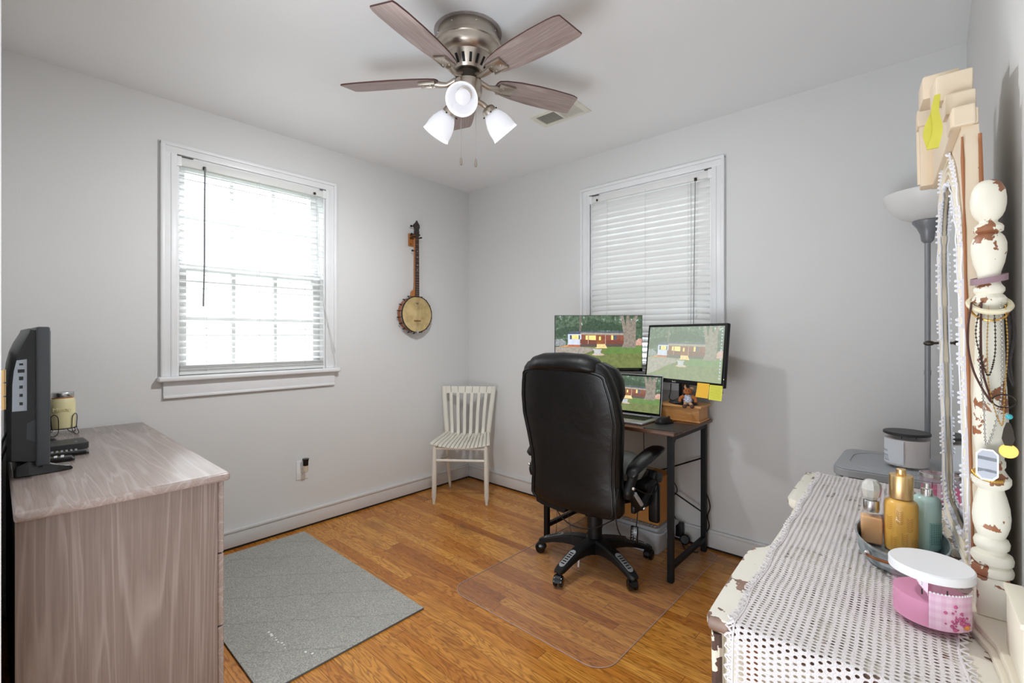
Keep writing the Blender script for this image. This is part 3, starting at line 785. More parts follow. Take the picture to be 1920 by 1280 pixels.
for k in range(7):
    u0, u1 = -1 + 2 * k / 7, -1 + 2 * (k + 1) / 7
    mb = MB(); mb.loft([[(u0 * .196 + .0015, .370, .752), (u1 * .196 - .0015, .370, .752), (u1 * .196 - .0015, .385, .752), (u0 * .196 + .0015, .385, .752)], [(u0 * .205 + .0015, .384, .806), (u1 * .205 - .0015, .384, .806), (u1 * .205 - .0015, .40, .806), (u0 * .205 + .0015, .40, .806)]])
    mb.build('top_block', 'chair_paint', ch, smooth=0, bevel=.002)
for (a, b, r_) in (((-.186, 0, .398), (.186, 0, .398), .009), ((-.19, 0, .313), (.19, 0, .313), .010), ((-.189, 0, .30), (-.157, .34, .26), .008), ((.189, 0, .30), (.157, .34, .26), .008), ((-.187, 0, .40), (-.163, .325, .40), .009), ((.187, 0, .40), (.163, .325, .40), .009), ((-.163, .325, .40), (.163, .325, .40), .009), ((-.157, .345, .22), (.157, .345, .22), .008)):
    mb = MB(); mb.cyl(a, b, r_, n=12); mb.build('stretcher', 'chair_paint', ch)

# ================================================================== wall outlet and plug-in
t = thing('wall_outlet', 'white wall outlet plate low on the left wall', 'wall outlet', (0, -1.428, .366))
mb = MB(); mb.b2((0, -.038, -.060), (.006, .038, .060), .003); mb.build('cover_plate', 'trim', t)
mb = MB()
for z in (.02, -.02):
    mb.plate([(p[0], p[1]) for p in circ(.014, 20)], .006, .0075, Matrix(((0, 0, 1, 0), (1, 0, 0, 0), (0, 1, 0, z), (0, 0, 0, 1))))
so = mb.build('receptacle', 'lid_white', t)
mb = MB()
for z in (-.02,):
    for y in (-.006, .006): mb.box((.0077, y, z + .003), (.0006, .002, .008))
    mb.sphere((.0077, 0, z - .008), .0022, 8)
mb.build('slots', 'black', so, smooth=0)
t = thing('plug_in_air_freshener', 'plug-in air freshener with a black cap and clear oil bottle in the wall outlet', 'air freshener', (.0095, -1.425, .395))
mb = MB(); mb.b2((0, -.014, -.012), (.018, .014, .038), .005); mb.build('body', 'lid_white', t)
mb = MB(); mb.lathe([(.016, .005), (.0165, .03), (.020, .044), (.0205, .047), (.001, .0475)], (.034, 0, .0), n=24, sx=1.0, sy=1.0); mb.build('cap', 'blackgloss', t)
mb = MB(); mb.lathe([(.010, -.036), (.0145, -.032), (.0155, -.012), (.0145, 0), (.0145, .005)], (.034, 0, 0), n=20); mb.build('oil_bottle', mat('amber_oil_glass', S(206, 190, 168), .1), t)

# ================================================================== rug and chair mat
rg = MB()
poly = [(.085, -1.452), (1.286, -1.457), (1.292, -2.13), (.075, -2.12)]
rg.plate(poly, .0005, .009)
rug = rg.build('rug', ['rug', 'rug_edge'], smooth=0, bevel=.002)
tag(rug, 'flat grey woven rug on the wood floor beside the dresser', 'rug')
for p in rug.data.polygons:
    if abs(p.normal.z) < .5: p.material_index = 1
mk = MB(); rnd = random.Random(5)
for k in range(9):
    x = .957 + k * .0185; y = -1.987 + k * .0012
    mk.sphere((x + rnd.uniform(-.004, .004), y + rnd.uniform(-.004, .004), .0092), rnd.uniform(.003, .006), 8, 1, 1, .15)
for (x, y) in ((1.187, -1.938), (1.215, -1.925)): mk.sphere((x, y, .0092), .005, 8, 1, 1, .15)
mk.build('paint_flecks', 'white_mark', rug)
pts = rrect(.845, 1.235, .09, 8, 1.6675, -.658)
mm = MB(); mm.plate(pts, .0006, .0028); cm = mm.build('chair_mat', 'mat_plastic', smooth=0)
tag(cm, 'clear vinyl chair mat with rounded corners on the wood floor under the office chair', 'chair mat')
mm = MB(); mm.tube([(x, y, .0022) for x, y in pts], .0016, 6, closed=True); mm.build('mat_rim', 'mat_edge', cm)

# ================================================================== desk
DZ = .743
dk = thing('desk', 'small desk with a brown wooden top and thin black steel legs', 'desk', (1.62, -.285, 0))
mb = MB(); mb.b2((-.42, -.262, DZ - .018), (.418, .262, DZ), .002); mb.build('desk_top', 'walnut', dk)
lx0, lx1, ly0, ly1 = -.382, .385, -.222, .225
for (x, y) in ((lx0, ly0), (lx1, ly0), (lx0, ly1), (lx1, ly1)):
    mb = MB(); mb.b2((x - .014, y - .014, .003), (x + .014, y + .014, DZ - .019), .002); lg = mb.build('leg', 'blacksteel', dk, smooth=0)
    mb = MB(); mb.cyl((x, y, .0025), (x, y, .010), .013, n=14); mb.build('foot_pad', 'black', lg)
for x in (lx0, lx1):
    for z in (.075, DZ - .035):
        mb = MB(); mb.b2((x - .012, ly0, z - .012), (x + .012, ly1, z + .012), .002); mb.build('side_bar', 'blacksteel', dk, smooth=0)
for z in (DZ - .035,):
    for y in (ly1,):
        mb = MB(); mb.b2((lx0, y - .01, z - .012), (lx1, y + .01, z + .012), .002); mb.build('cross_bar', 'blacksteel', dk, smooth=0)
mb = MB(); mb.tube([(lx1, ly1, .527), (lx0, ly1, .165)], .0045, 8); mb.build('brace_rod', 'blacksteel', dk)
mb = MB(); mb.tube([(lx1, ly1 - .006, .217), (lx0, ly1 - .006, .567)], .0045, 8); mb.build('brace_rod', 'blacksteel', dk)
for (p0, p1, p2, p3) in (((2.005, -.06, .35), (2.028, -.055, .30), (2.022, -.05, .2), (2.005, -.058, .09)),):
    mb = MB(); mb.tube(smooth_path([p0, p1, (2.035, -.05, .25), p2, (2.03, -.05, .14), p3], 6), .0035, 8)
    tag(mb.build('electric_cable', 'black'), 'black cord looping beside the back right leg of the desk', 'cord')
mb = MB(); mb.tube(smooth_path([(1.995, -.32, .722), (2.0, -.28, .712), (1.95, -.2, .705), (1.86, -.12, .6), (1.80, -.06, .42), (1.84, -.03, .30), (1.79, -.03, .22), (1.845, -.03, .10)], 8), .0028, 6)
tag(mb.build('monitor_cable', 'black'), 'thin black cable hanging under the right end of the desk top', 'cord')
mb = MB(); mb.tube(smooth_path([(1.66, -.10, .70), (1.655, -.08, .5), (1.66, -.06, .35), (1.70, -.05, .24)], 8), .0035, 6)
tag(mb.build('grey_cable', mat('grey_cable', S(120, 120, 120), .6)), 'grey cable hanging down the wall just right of the office chair back', 'cord')
ad = thing('power_adapter', 'round black power adapter by the baseboard behind the right desk legs', 'power adapter', (1.868, -.042, 0))
mb = MB(); mb.b2((-.028, -.018, .038), (.012, .018, .12), .004); mb.build('plug_block', 'black', ad)
mb = MB(); mb.lathe([(.024, 0), (.028, .006), (.028, .026), (.022, .032), (.001, .033)], (.022, .0, .03), n=20, m=rotm(75, 0, 20)); mb.build('round_plug', 'black', ad)
mb = MB(); mb.tube(smooth_path([(.022, -.015, .03), (.03, -.05, .012), (.07, -.08, .004), (.12, -.06, .004)], 5), .003, 6); mb.build('cord', 'black', ad)

# clear storage bin and the cardboard box on it
bn = thing('storage_bin', 'clear plastic storage bin with a ribbed lid on the floor under the desk', 'storage bin', (1.64, -.185, 0))
def tub(z0, z1, w0, d0, w1, d1, t=.003):
    a = rrect(w0, d0, .03, 4); b = rrect(w1, d1, .03, 4); ai = rrect(w0 - 2 * t, d0 - 2 * t, .028, 4); bi = rrect(w1 - 2 * t, d1 - 2 * t, .028, 4)
    m_ = MB(); m_.loft([[(x, y, z) for x, y in p] for p, z in ((ai, z0 + t), (a, z0), (b, z1), (bi, z1), (ai, z0 + t + .0001))], True, False)
    f1 = m_.plate(a, z0, z0 + t); return m_
tub(.004, .125, .39, .22, .43, .25).build('tub', 'bin_plastic', bn)
mb = MB(); mb.plate(rrect(.455, .268, .03, 4), .125, .134); mb.plate(rrect(.40, .225, .02, 4), .134, .150)
for k in range(18): mb.b2((-.17 + k * .02, -.095, .150), (-.162 + k * .02, .095, .1535), .001, 1)
mb.build('lid', 'bin_plastic', bn, smooth=30)
mb = MB()
for sx in (-1, 1): mb.b2((sx * .229 - .006, -.05, .085), (sx * .229 + .006, .05, .14), .004)
mb.build('latch', 'bin_plastic', bn)
mb = MB()
for k in range(7): mb.b2((-.17 + k * .05, -.075, .012), (-.14 + k * .05, .075, .06 + .01 * (k % 3)), .003)
tag(mb.build('paper_stack', mat('mixed_papers', S(196, 170, 160), .8, var=.15, nscale=8), None, (1.64, -.185, 0)), 'pale papers and booklets filed inside the clear bin under the desk', 'papers')
cb = thing('cardboard_box', 'brown cardboard box standing on the clear storage bin under the desk', 'cardboard box', (1.70, -.165, .1545))
mb = MB(); mb.b2((-.13, -.095, 0), (.13, .095, .262), .003); mb.build('carton', 'card', cb, smooth=0)
mb = MB(); mb.b2((-.025, -.0955, .05), (.025, .0955, .2625), .0005); mb.build('tape', mat('packing_tape', S(196, 150, 92), .3), cb, smooth=0)
mb = MB(); mb.box((.02, -.11, .285), (.20, .11, .05), rotm(12, 0, 6), .02, 4); tag(mb.build('black_bag', 'black', None, (1.70, -.165, .135)), 'small black bag lying on top of the cardboard box under the desk', 'bag')

# ================================================================== screens
def picture(parent, w_, h_, glare_wash, name='screen', crop=(0, 0, 1, 1)):
    """a photograph of a brick house at dusk, built as thin flat coloured pieces in the panel's own plane. local x right, z up, viewer at -y"""
    def C_(r, g, b):
        c = S(r, g, b); ww = glare_wash; return tuple(c[i] * (1 - ww) + (.55, .62, .52)[i] * ww for i in range(3)) + (1,)  # screen glare put into the picture's colours as a pale tint
    E_ = 1.0
    key = 'pic%.2f' % glare_wash
    def em(nm, c1, c2, scale, hi=None):
        k = nm + key
        if k in M: return M[k]
        m = NT('screen_' + nm); v = m.coord('Object', (1, 1, 1)); nz = m.noise(v, scale, 6, .72)
        st = [(.35, C_(*c1)), (.6, C_(*c2))]
        if hi: st += [(.595, C_(*c2)), (.62, C_(*hi))]
        c = m.ramp(nz, st)
        m.set(color=(0.01, .01, .01, 1), rough=.35); m.t.links.new(c, m.p.inputs['Emission Color']); m.p.inputs['Emission Strength'].default_value = E_
        M[k] = m.m; return m.m
    L = [
        ('leaves', (22, 40, 30), (88, 110, 86), 30, (186, 196, 202), [(0, 0), (1, 0), (1, 1), (0, 1)]),
        ('leaves2', (28, 44, 36), (62, 84, 64), 60, None, [(.0, .60), (.2, .66), (.45, .72), (.8, .70), (.8, .8), (.6, .86), (.45, .93), (.3, .80), (.1, .78), (0, .7)]),
        ('trunk2', (92, 88, 80), (112, 106, 96), 30, None, [(.275, .68), (.30, .68), (.302, 1), (.278, 1)]),
        ('car', (96, 100, 104), (150, 156, 158), 60, None, [(0, .42), (.12, .43), (.12, .51), (.06, .55), (0, .54)]),
        ('lawn', (86, 98, 54), (112, 120, 70), 26, None, [(0, 0), (1, 0), (1, .43), (0, .40)]),
        ('lawn2', (82, 112, 56), (98, 126, 66), 16, None, [(.55, .30), (.62, .27), (1, .28), (1, .42), (.62, .40)]),
        ('drive', (128, 120, 112), (158, 150, 140), 40, None, [(0, .05), (.10, .10), (.28, .24), (.42, .32), (.46, .38), (.30, .40), (0, .40)]),
        ('warm', (176, 116, 66), (206, 150, 96), 20, None, [(.03, .405), (.30, .40), (.30, .42), (.14, .435)]),
        ('roof', (58, 66, 82), (80, 88, 104), 30, None, [(.13, .64), (.185, .70), (.78, .70), (.80, .66), (.30, .65)]),
        ('gutter', (130, 124, 112), (160, 152, 138), 30, None, [(.29, .675), (.79, .665), (.79, .625), (.29, .635)]),
        ('wing', (176, 184, 204), (196, 202, 216), 20, None, [(.145, .645), (.30, .645), (.30, .44), (.145, .445)]),
        ('brick', (104, 58, 46), (134, 78, 60), 44, None, [(.30, .635), (.79, .625), (.79, .41), (.30, .41)]),
        ('brick2', (150, 84, 58), (176, 104, 72), 30, None, [(.145, .445), (.30, .44), (.30, .40), (.145, .41)]),
        ('shut', (60, 70, 84), (80, 90, 104), 20, None, [(.168, .625), (.285, .625), (.285, .548), (.168, .548)]),
        ('glow', (232, 186, 96), (250, 222, 146), 50, None, [(.19, .628), (.268, .628), (.268, .55), (.19, .55)]),
        ('glow', (232, 186, 96), (250, 222, 146), 50, None, [(.35, .62), (.378, .62), (.378, .53), (.35, .53)]),
        ('glow', (232, 186, 96), (250, 222, 146), 50, None, [(.387, .62), (.468, .62), (.468, .525), (.387, .525)]),
        ('door', (110, 68, 34), (140, 90, 46), 30, None, [(.485, .62), (.54, .62), (.54, .46), (.485, .46)]),
        ('glow', (232, 186, 96), (250, 222, 146), 50, None, [(.505, .59), (.515, .605), (.525, .59), (.525, .53), (.505, .53)]),
        ('glow', (232, 186, 96), (250, 222, 146), 50, None, [(.645, .622), (.668, .622), (.668, .535), (.645, .535)]),
        ('shut', (50, 52, 60), (70, 74, 84), 20, None, [(.675, .62), (.71, .62), (.71, .54), (.675, .54)]),
        ('rail', (92, 50, 42), (118, 68, 54), 90, None, [(.285, .545), (.47, .53), (.47, .455), (.285, .46)]),
        ('rail', (92, 50, 42), (118, 68, 54), 90, None, [(.58, .53), (.79, .52), (.79, .455), (.58, .455)]),
        ('post', (170, 140, 120), (190, 160, 140), 20, None, [(.375, .63), (.382, .63), (.382, .41), (.375, .41)]),
        ('post', (170, 140, 120), (190, 160, 140), 20, None, [(.575, .63), (.582, .63), (.582, .45), (.575, .45)]),
        ('under', (66, 56, 54), (90, 76, 70), 90, None, [(.285, .455), (.79, .455), (.79, .405), (.285, .405)]),
        ('steps', (206, 176, 120), (228, 202, 146), 30, None, [(.48, .455), (.575, .455), (.58, .39), (.60, .375), (.45, .375), (.478, .39)]),
        ('pad', (170, 150, 130), (196, 176, 156), 30, None, [(.42, .25), (.46, .235), (.54, .235), (.57, .25), (.54, .275), (.44, .275)]),
        ('well', (150, 152, 154), (190, 190, 190), 40, None, [(.435, .36), (.535, .36), (.535, .34), (.525, .335), (.525, .26), (.45, .26), (.448, .335), (.435, .34)]),
        ('far', (170, 128, 116), (196, 156, 140), 40, None, [(.92, .50), (.96, .56), (1, .56), (1, .43), (.92, .43)]),
        ('bark', (104, 96, 88), (142, 132, 120), 46, None, [(.765, .385), (.79, .48), (.79, .62), (.775, .78), (.752, 1), (.785, 1), (.812, .80), (.825, .80), (.825, 1), (.85, 1), (.85, .80), (.872, .78), (.93, 1), (.955, 1), (.895, .76), (.885, .6), (.895, .48), (.93, .385)]),
    ]
    mats = []; mb = MB(); i = 0
    x0, z0, x1, z1 = crop
    for nm, a, b, s_, hi, poly in L:
        m_ = em(nm, a, b, s_ * 1.4, hi)
        if m_ not in mats: mats.append(m_)
        pts_ = [((min(max(x, x0), x1) - x0) / (x1 - x0) - .5, (min(max(z, z0), z1) - z0) / (z1 - z0) - .5) for x, z in poly]
        vs_ = [mb.bm.verts.new((x * w_, -.0002 - i * .00004, z * h_)) for x, z in pts_]
        try:
            f = mb.bm.faces.new(vs_); f.material_index = mats.index(m_)
        except ValueError: pass
        i += 1
    bmesh.ops.triangulate(mb.bm, faces=[f for f in mb.bm.faces if len(f.verts) > 4])
    me_o = mb.build(name, mats, parent, smooth=0)
    return me_o

# left monitor
m1 = thing('monitor', 'thin-framed monitor, left of the two, showing a brick house photo', 'monitor', (1.474, -.309, DZ), 42)
PZ = 1.164 - DZ
mb = MB(); mb.b2((-.262, -.004, PZ - .166), (.262, .010, PZ + .170), .002); mb.b2((-.18, .010, PZ - .12), (.18, .034, PZ + .10), .008)
mb.build('panel_housing', 'black', m1)
sc1 = picture(m1, .517, .312, 0.0); sc1.location = (0, -.0042, PZ + .0115)
mb = MB(); mb.b2((-.262, -.0065, PZ - .166), (.262, -.004, PZ - .146), .001); mb.build('lower_bezel', 'blackgloss', m1)
mb = MB(); mb.tube([(-.05, .165, .008), (-.045, .15, .10), (-.01, .07, PZ - .05), (0, .034, PZ)], [.022, .02, .02, .022], 12); mb.build('stand_neck', 'black', m1)
mb = MB(); mb.plate(rrect(.16, .13, .03, 5, -.05, .165), 0.001, .010); mb.build('stand_base', 'black', m1)
# right monitor (stands on the wooden box)
BX = (1.922, -.140)
BOXT = .8335
m2 = thing('monitor', 'black-framed monitor, right of the two, tilted on a wooden box', 'monitor', (1.964 - .006, -.232, BOXT), -19.5)
TL_ = bpy.data.objects.new('panel', None)
hz = 1.113 - BOXT
T2 = Matrix.Translation((0, 0, hz)) @ rotm(-6, 0, 0)
def xf(mb_, T): bmesh.ops.transform(mb_.bm, matrix=T, verts=mb_.bm.verts); return mb_
mb = MB(); mb.b2((-.2665, -.008, -.162), (.2665, .016, .162), .006, 3); mb.b2((-.17, .014, -.11), (.17, .042, .11), .012, 3)
xf(mb, T2).build('panel_housing', 'black', m2)
s2 = picture(m2, .502, .288, .30); s2.matrix_local = T2 @ Matrix.Translation((0, -.0083, .004))
mb = MB()
for k in range(16): mb.b2((.2385 - .002, -.0099, .125 - k * .0165), (.2385 + .005, -.0097, .134 - k * .0165))
xf(mb, T2).build('desktop_icons', emis('icon_grey', S(176, 186, 196), .9), s2) if False else None
ic = MB(); rnd = random.Random(3)
for k in range(17): 
    zz = .132 - k * .0158; ic.b2((.236, -.0101, zz), (.244, -.0100, zz + rnd.uniform(.005, .011)))
icx = ic.build('desktop_icons', emis('icon_grey', S(186, 194, 204), .9), m2, smooth=0); icx.matrix_local = T2
tx = text('BenQ', .011, (0, 0, 0), (0, 0, 0), 'silver', m2, 'bezel_logo'); tx.matrix_local = T2 @ Matrix.Translation((-.045, -.0085, -.1535)) @ rotm(90, 0, 0)
mb = MB(); mb.b2((.2625, -.0088, -.120), (.266, -.0082, -.116)); lo_ = mb.build('power_light', emis('power_led', S(240, 226, 190), 1), m2, smooth=0); lo_.matrix_local = T2
mb = MB(); mb.box((-.035, .045, hz / 2 - .02), (.055, .03, hz - .02), None, .006); mb.build('stand_neck', 'blackgloss', m2)
mb = MB(); mb.lathe([(.088, 0.0008), (.089, .004), (.082, .009), (.05, .014), (.001, .015)], (-.055, .060, 0), n=40, sy=.68); mb.build('stand_base', 'blackgloss', m2)
mb = MB(); mb.tube(smooth_path([(-.105, .02, hz - .17), (-.11, .02, .06), (-.10, .0, .03), (-.07, .0, .02), (-.03, .03, .045)], 6), .0028, 6); mb.build('video_cable', 'black', m2)
for (nm, lab, x0, col, cz, cur) in (('sticky_note', 'blank orange sticky note hanging from the right monitor lower edge', .114, S(250, 196, 66), 0, .006), ('sticky_note', 'yellow written sticky note at the right monitor lower corner', .190, S(236, 236, 90), -.004, .002)):
    mb = MB(); N_ = 8; rows = []
    for i in range(N_ + 1):
        t_ = i / N_; rows.append([(x0 + k * .074, -.0105 - .0015 - cur * t_ * t_ * (1.5 if k == 0 else 1), -.146 + cz - .074 * t_) for k in (0, .5, 1)])
    bot = [[(x, y + .0004, z) for x, y, z in r] for r in rows]
    mb.loft([r + list(reversed(b)) for r, b in zip(rows, bot)])
    so = mb.build(nm, mat('note_' + lab.split()[1], col, .7, var=.02), None); so.matrix_world = Matrix.Translation(m2.location) @ Matrix.Rotation(R(-19.5), 4, 'Z') @ T2
    tag(so, lab, 'sticky note', 'sticky notes on the right monitor')
    if cz:
        wr = MB(); rnd = random.Random(11)
        for i in range(9):
            z = -.158 - i * .0072; x = x0 + .006
            while x < x0 + .064:
                l_ = rnd.uniform(.003, .009); wr.box((x + l_ / 2, -.0127 - .002 * ((z + .146) / .074) ** 2, z), (l_, .0003, .0009)); x += l_ + .002
        wo = wr.build('handwriting', mat('pen_green', S(120, 124, 50), .6), so, smooth=0)

# laptop
lp = thing('laptop', 'silver laptop open on the desk showing the same house photo', 'laptop', (1.662, -.335, DZ))
mb = MB(); mb.b2((-.180, -.148, .001), (.180, .072, .013), .004, 3); mb.build('base', 'alu', lp)
mb = MB(); mb.b2((-.150, -.062, .013), (.150, .050, .0135)); mb.build('keyboard_bed', 'lid_black', lp, smooth=0)
mb = MB()
for r_ in range(6):
    for c_ in range(15): mb.b2((-.146 + c_ * .0196, -.059 + r_ * .018, .0135), (-.146 + c_ * .0196 + .0168, -.059 + r_ * .018 + .0155, .0150))
mb.build('keys', 'black', lp, smooth=0)
mb = MB(); mb.b2((-.055, -.140, .0131), (.055, -.070, .0134)); mb.build('trackpad', mat('trackpad_grey', S(150, 152, 156), .3, .4), lp, smooth=0)
T3 = Matrix.Translation((0, .074, .012)) @ rotm(-8, 0, 0)
mb = MB(); mb.b2((-.180, 0, 0), (.180, .006, .236), .003, 3); lid = xf(mb, T3).build('lid', 'alu', lp)
mb = MB(); mb.b2((-.176, -.0008, .008), (.176, .001, .232), .001); xf(mb, T3).build('screen_bezel', 'blackgloss', lid)
s3 = picture(lid, .340, .202, .04, crop=(.18, .06, 1, .97)); s3.matrix_local = T3 @ Matrix.Translation((0, -.0011, .122))
mb = MB(); mb.cyl((-.12, .073, .012), (.12, .073, .012), .006, n=12); mb.build('hinge', 'alu', lp)

mp = MB(); mp.plate(rrect(.19, .235, .012, 5, 0, 0), .0005, .0035); o = mp.build('mouse_pad', 'lid_black', None, (1.955, -.41, DZ))
o.rotation_euler = (0, 0, R(4)); tag(o, 'black mouse pad at the right front corner of the desk', 'mouse pad')
ms = thing('computer_mouse', 'black computer mouse resting on the mouse pad', 'mouse', (1.90, -.345, DZ + .004), -20)
mb = MB(); rings = []
for t_, w2, h2 in ((-.052, .004, .006), (-.049, .018, .016), (-.038, .028, .028), (-.015, .032, .037), (.010, .030, .035), (.033, .028, .026), (.048, .022, .016), (.053, .008, .008)):
    rings.append([(w2 * math.cos(a) * (1 if math.sin(a) > 0 else .9), t_, max(0.0005, h2 * max(0, math.sin(a)) if math.sin(a) > 0 else .0005)) for a in [PI * 2 * q / 16 for q in range(16)]])
mb.loft(rings); mb.build('shell', 'black', ms, smooth=60)
mb = MB(); mb.cyl((-.003, .032, .027), (.003, .032, .027), .008, n=14); mb.build('scroll_wheel', 'lid_black', ms)
mb = MB(); mb.tube(smooth_path([(0, .052, .006), (-.005, .09, .002), (-.04, .13, .002), (-.07, .15, .0018)], 6), .0016, 6); mb.build('cord', 'black', ms)

# wooden riser box
wb = thing('wooden_box', 'honey oak box with moulded top and base under the right monitor', 'wooden box', BX + (DZ,), 2)
mb = MB(); mb.b2((-.116, -.082, .0005), (.116, .082, .010), .003); mb.build('base_moulding', 'honey', wb)
mb = MB(); mb.b2((-.107, -.073, .010), (.107, .073, .078)); mb.build('body', 'honey', wb, smooth=0)
mb = MB(); mb.b2((-.124, -.090, .078), (.124, .090, .090), .004, 3); mb.build('lid', 'honey', wb)

# plush toy
M['plush'] = mat('orange_brown_plush', S(176, 104, 56), .95, var=.15, bump=.5, bscale=220); M['plush_lt'] = mat('tan_plush', S(206, 164, 128), .95, var=.08)
M['hawaii'] = NT('floral_shirt')
def _():
    m = M['hawaii']; v = m.coord(); n = m.noise(v, 90, 2); m.set(color=m.ramp(n, [(.38, S(150, 176, 206)), (.46, S(214, 218, 226)), (.56, S(206, 206, 214)), (.62, S(150, 96, 84))]), rough=.9); M['hawaii'] = m.m
_()
pl = thing('plush_toy', 'small orange-brown plush toy in a pale floral shirt sitting on the wooden box', 'plush toy', (1.978, -.226, .8335), 25)
mb = MB(); mb.sphere((0, 0, .034), .024, 18, 1.0, .85, 1.25); mb.build('body', 'hawaii', pl)
mb = MB(); mb.sphere((.0, -.002, .078), .021, 16, 1.1, 1, .9); mb.sphere((-.003, -.019, .073), .011, 12, 1.2, .9, .8); mb.build('head', 'plush', pl)
mb = MB(); mb.tube(smooth_path([(-.008, -.004, .093), (-.014, -.006, .106), (-.010, -.01, .113)], 4), [.006] * 4 + [.005] * 4 + [.003], 8); mb.tube(smooth_path([(.012, 0, .092), (.022, 0, .098), (.028, -.004, .09)], 4), [.006] * 4 + [.005] * 4 + [.004], 8); mb.build('ears', 'plush_lt', pl)
for sx in (-1, 1):
    mb = MB(); mb.tube(smooth_path([(sx * .020, -.004, .052), (sx * .038, -.010, .040), (sx * .040, -.018, .022)], 4), [.009] * 4 + [.008] * 4 + [.007], 10); mb.build('arm', 'plush', pl)
    mb = MB(); mb.tube(smooth_path([(sx * .011, -.010, .014), (sx * .015, -.034, .013), (sx * .018, -.048, .008)], 4), [.009] * 4 + [.008] * 4 + [.008], 10); lg = mb.build('leg', 'plush_lt', pl)
    mb = MB(); mb.sphere((sx * .019, -.052, .004), .014, 14, .85, 1.1, .8); mb.build('shoe', mat('brown_felt', S(92, 62, 48), .9), lg)
mb = MB()
for sx in (-1, 1): mb.sphere((sx * .007 - .002, -.021, .083), .0025, 8)
mb.build('eyes', 'blackgloss', pl)

# ================================================================== office chair
oc = thing('office_chair', 'high-backed black leather office chair on a five-star base in front of the desk', 'office chair', (1.63, -.60, .003))
def sect(z, hw, yr, th, pw=3.2, n=40, x0=0.0):
    pts_ = []
    for q in range(n):
        a = 2 * PI * q / n; c_, s_ = math.cos(a), math.sin(a)
        pts_.append((x0 + hw * math.copysign(abs(c_) ** (2 / pw), c_), yr + th / 2 + th / 2 * math.copysign(abs(s_) ** (2 / 2.6), s_), z))
    return pts_
prof = [(.332, .16, -.195, .05), (.337, .20, -.203, .075), (.350, .232, -.212, .098), (.375, .250, -.219, .115), (.42, .248, -.222, .125), (.50, .243, -.224, .135), (.60, .247, -.232, .125), (.70, .259, -.244, .115), (.80, .271, -.262, .115), (.90, .264, -.282, .115),
        (.97, .250, -.296, .115), (1.02, .236, -.305, .11), (1.05, .222, -.308, .10), (1.075, .200, -.306, .085), (1.09, .165, -.298, .06), (1.095, .12, -.290, .04)]
prof = [(z, hw * 1.095, y, th) for z, hw, y, th in prof]
mb = MB(); mb.loft([sect(z, hw, y, th) for z, hw, y, th in prof]); bk = mb.build('backrest', 'leather', oc, smooth=60); bk.location = (-.016, 0, 0)
# piping round the rear panel
def outline(inset, yo):
    L_ = []; Rr = []
    for z, hw, y, th in prof[1:]:
        k = hw - inset - .012 * (1 if z > 1.03 else 0)
        if k < .06: continue
        L_.append((-k, y + yo + .028 * 0, z)); Rr.append((k, y + yo, z))
    return L_ + list(reversed(Rr))
def rear_y(x, z):
    for (z0, h0, y0, t0), (z1, h1, y1, t1) in zip(prof, prof[1:]):
        if z0 <= z <= z1:
            t_ = (z - z0) / (z1 - z0); hw = h0 + (h1 - h0) * t_; y = y0 + (y1 - y0) * t_; th = t0 + (t1 - t0) * t_
            u = min(.999, abs(x) / hw) ** 3.2; return y + th / 2 - th / 2 * (1 - u) ** (1 / 2.6)
    return prof[-1][2]
for ins in (.022, .036):
    pts_ = []
    zs = [.352 + .012 * i for i in range(60)]
    top = 1.058 - ins * .55
    for z in [z for z in zs if z < top - .04]:
        hw = None
        for (z0, h0, *_a), (z1, h1, *_b) in zip(prof, prof[1:]):
            if z0 <= z <= z1: hw = h0 + (h1 - h0) * (z - z0) / (z1 - z0)
        x = hw - ins; pts_.append((x, rear_y(x, z) - .001, z))
    xe = pts_[-1][0]; ze = pts_[-1][2]
    arc = []
    for i in range(1, 24):
        a = PI * i / 24; c_ = math.cos(a); s_ = math.sin(a)
        x = xe * math.copysign(abs(c_) ** .62, c_); z = ze + (top - ze) * abs(s_) ** .62; arc.append((x, rear_y(x, z) - .001, z))
    full = pts_ + arc + [(-x, y, z) for x, y, z in reversed(pts_)]
    mb = MB(); mb.tube([(x * 1.004, y - .0015, z) for x, y, z in full], .0042, 6); mb.build('piping', 'stitch', bk)
# headrest roll over the top and pillow in front
mb = MB(); rings = []
for t_ in (-1, -.97, -.9, -.6, 0, .6, .9, .97, 1):
    hw = .198; k = (1 - abs(t_) ** 10 * .45); x = -.012 + t_ * hw
    dz = -.018 * abs(t_) ** 2.5
    rings.append([(x, -.258 + .072 * k * math.cos(a) - .004 * math.sin(a * 2), 1.075 + dz + .052 * k * math.sin(a) * (1 if math.sin(a) > 0 else .75)) for a in [2 * PI * q / 24 for q in range(24)]])
mb.loft(rings); mb.build('headrest_roll', 'leather', oc, smooth=70)
mb = MB(); rings = []
for z, hw, y0, th in ((.86, .19, -.20, .05), (.88, .235, -.21, .10), (.93, .255, -.215, .125), (1.0, .25, -.222, .13), (1.05, .225, -.225, .115), (1.08, .17, -.22, .07)):
    rings.append(sect(z, hw, y0, th, 4))
mb.loft(rings); mb.build('head_cushion', 'leather', oc, smooth=70)
mb = MB(); mb.loft([sect(z, hw, -.15, th, 4) for z, hw, th in ((.385, .2, .34), (.395, .25, .42), (.43, .262, .45), (.47, .255, .44), (.485, .22, .40))]); mb.build('seat', 'leather', oc, smooth=60)
mb = MB(); mb.b2((-.10, -.11, .335), (.10, .13, .388), .01); mb.b2((-.24, -.16, .352), (-.18, .10, .388), .006); mb.build('tilt_mechanism', 'black', oc)
mb = MB(); mb.prism([(-.245, .40), (-.235, .33), (-.20, .322), (-.06, .31), (-.04, .345), (-.10, .40)], -.20, -.02); mb.build('under_seat_cover', 'black', oc, smooth=40)
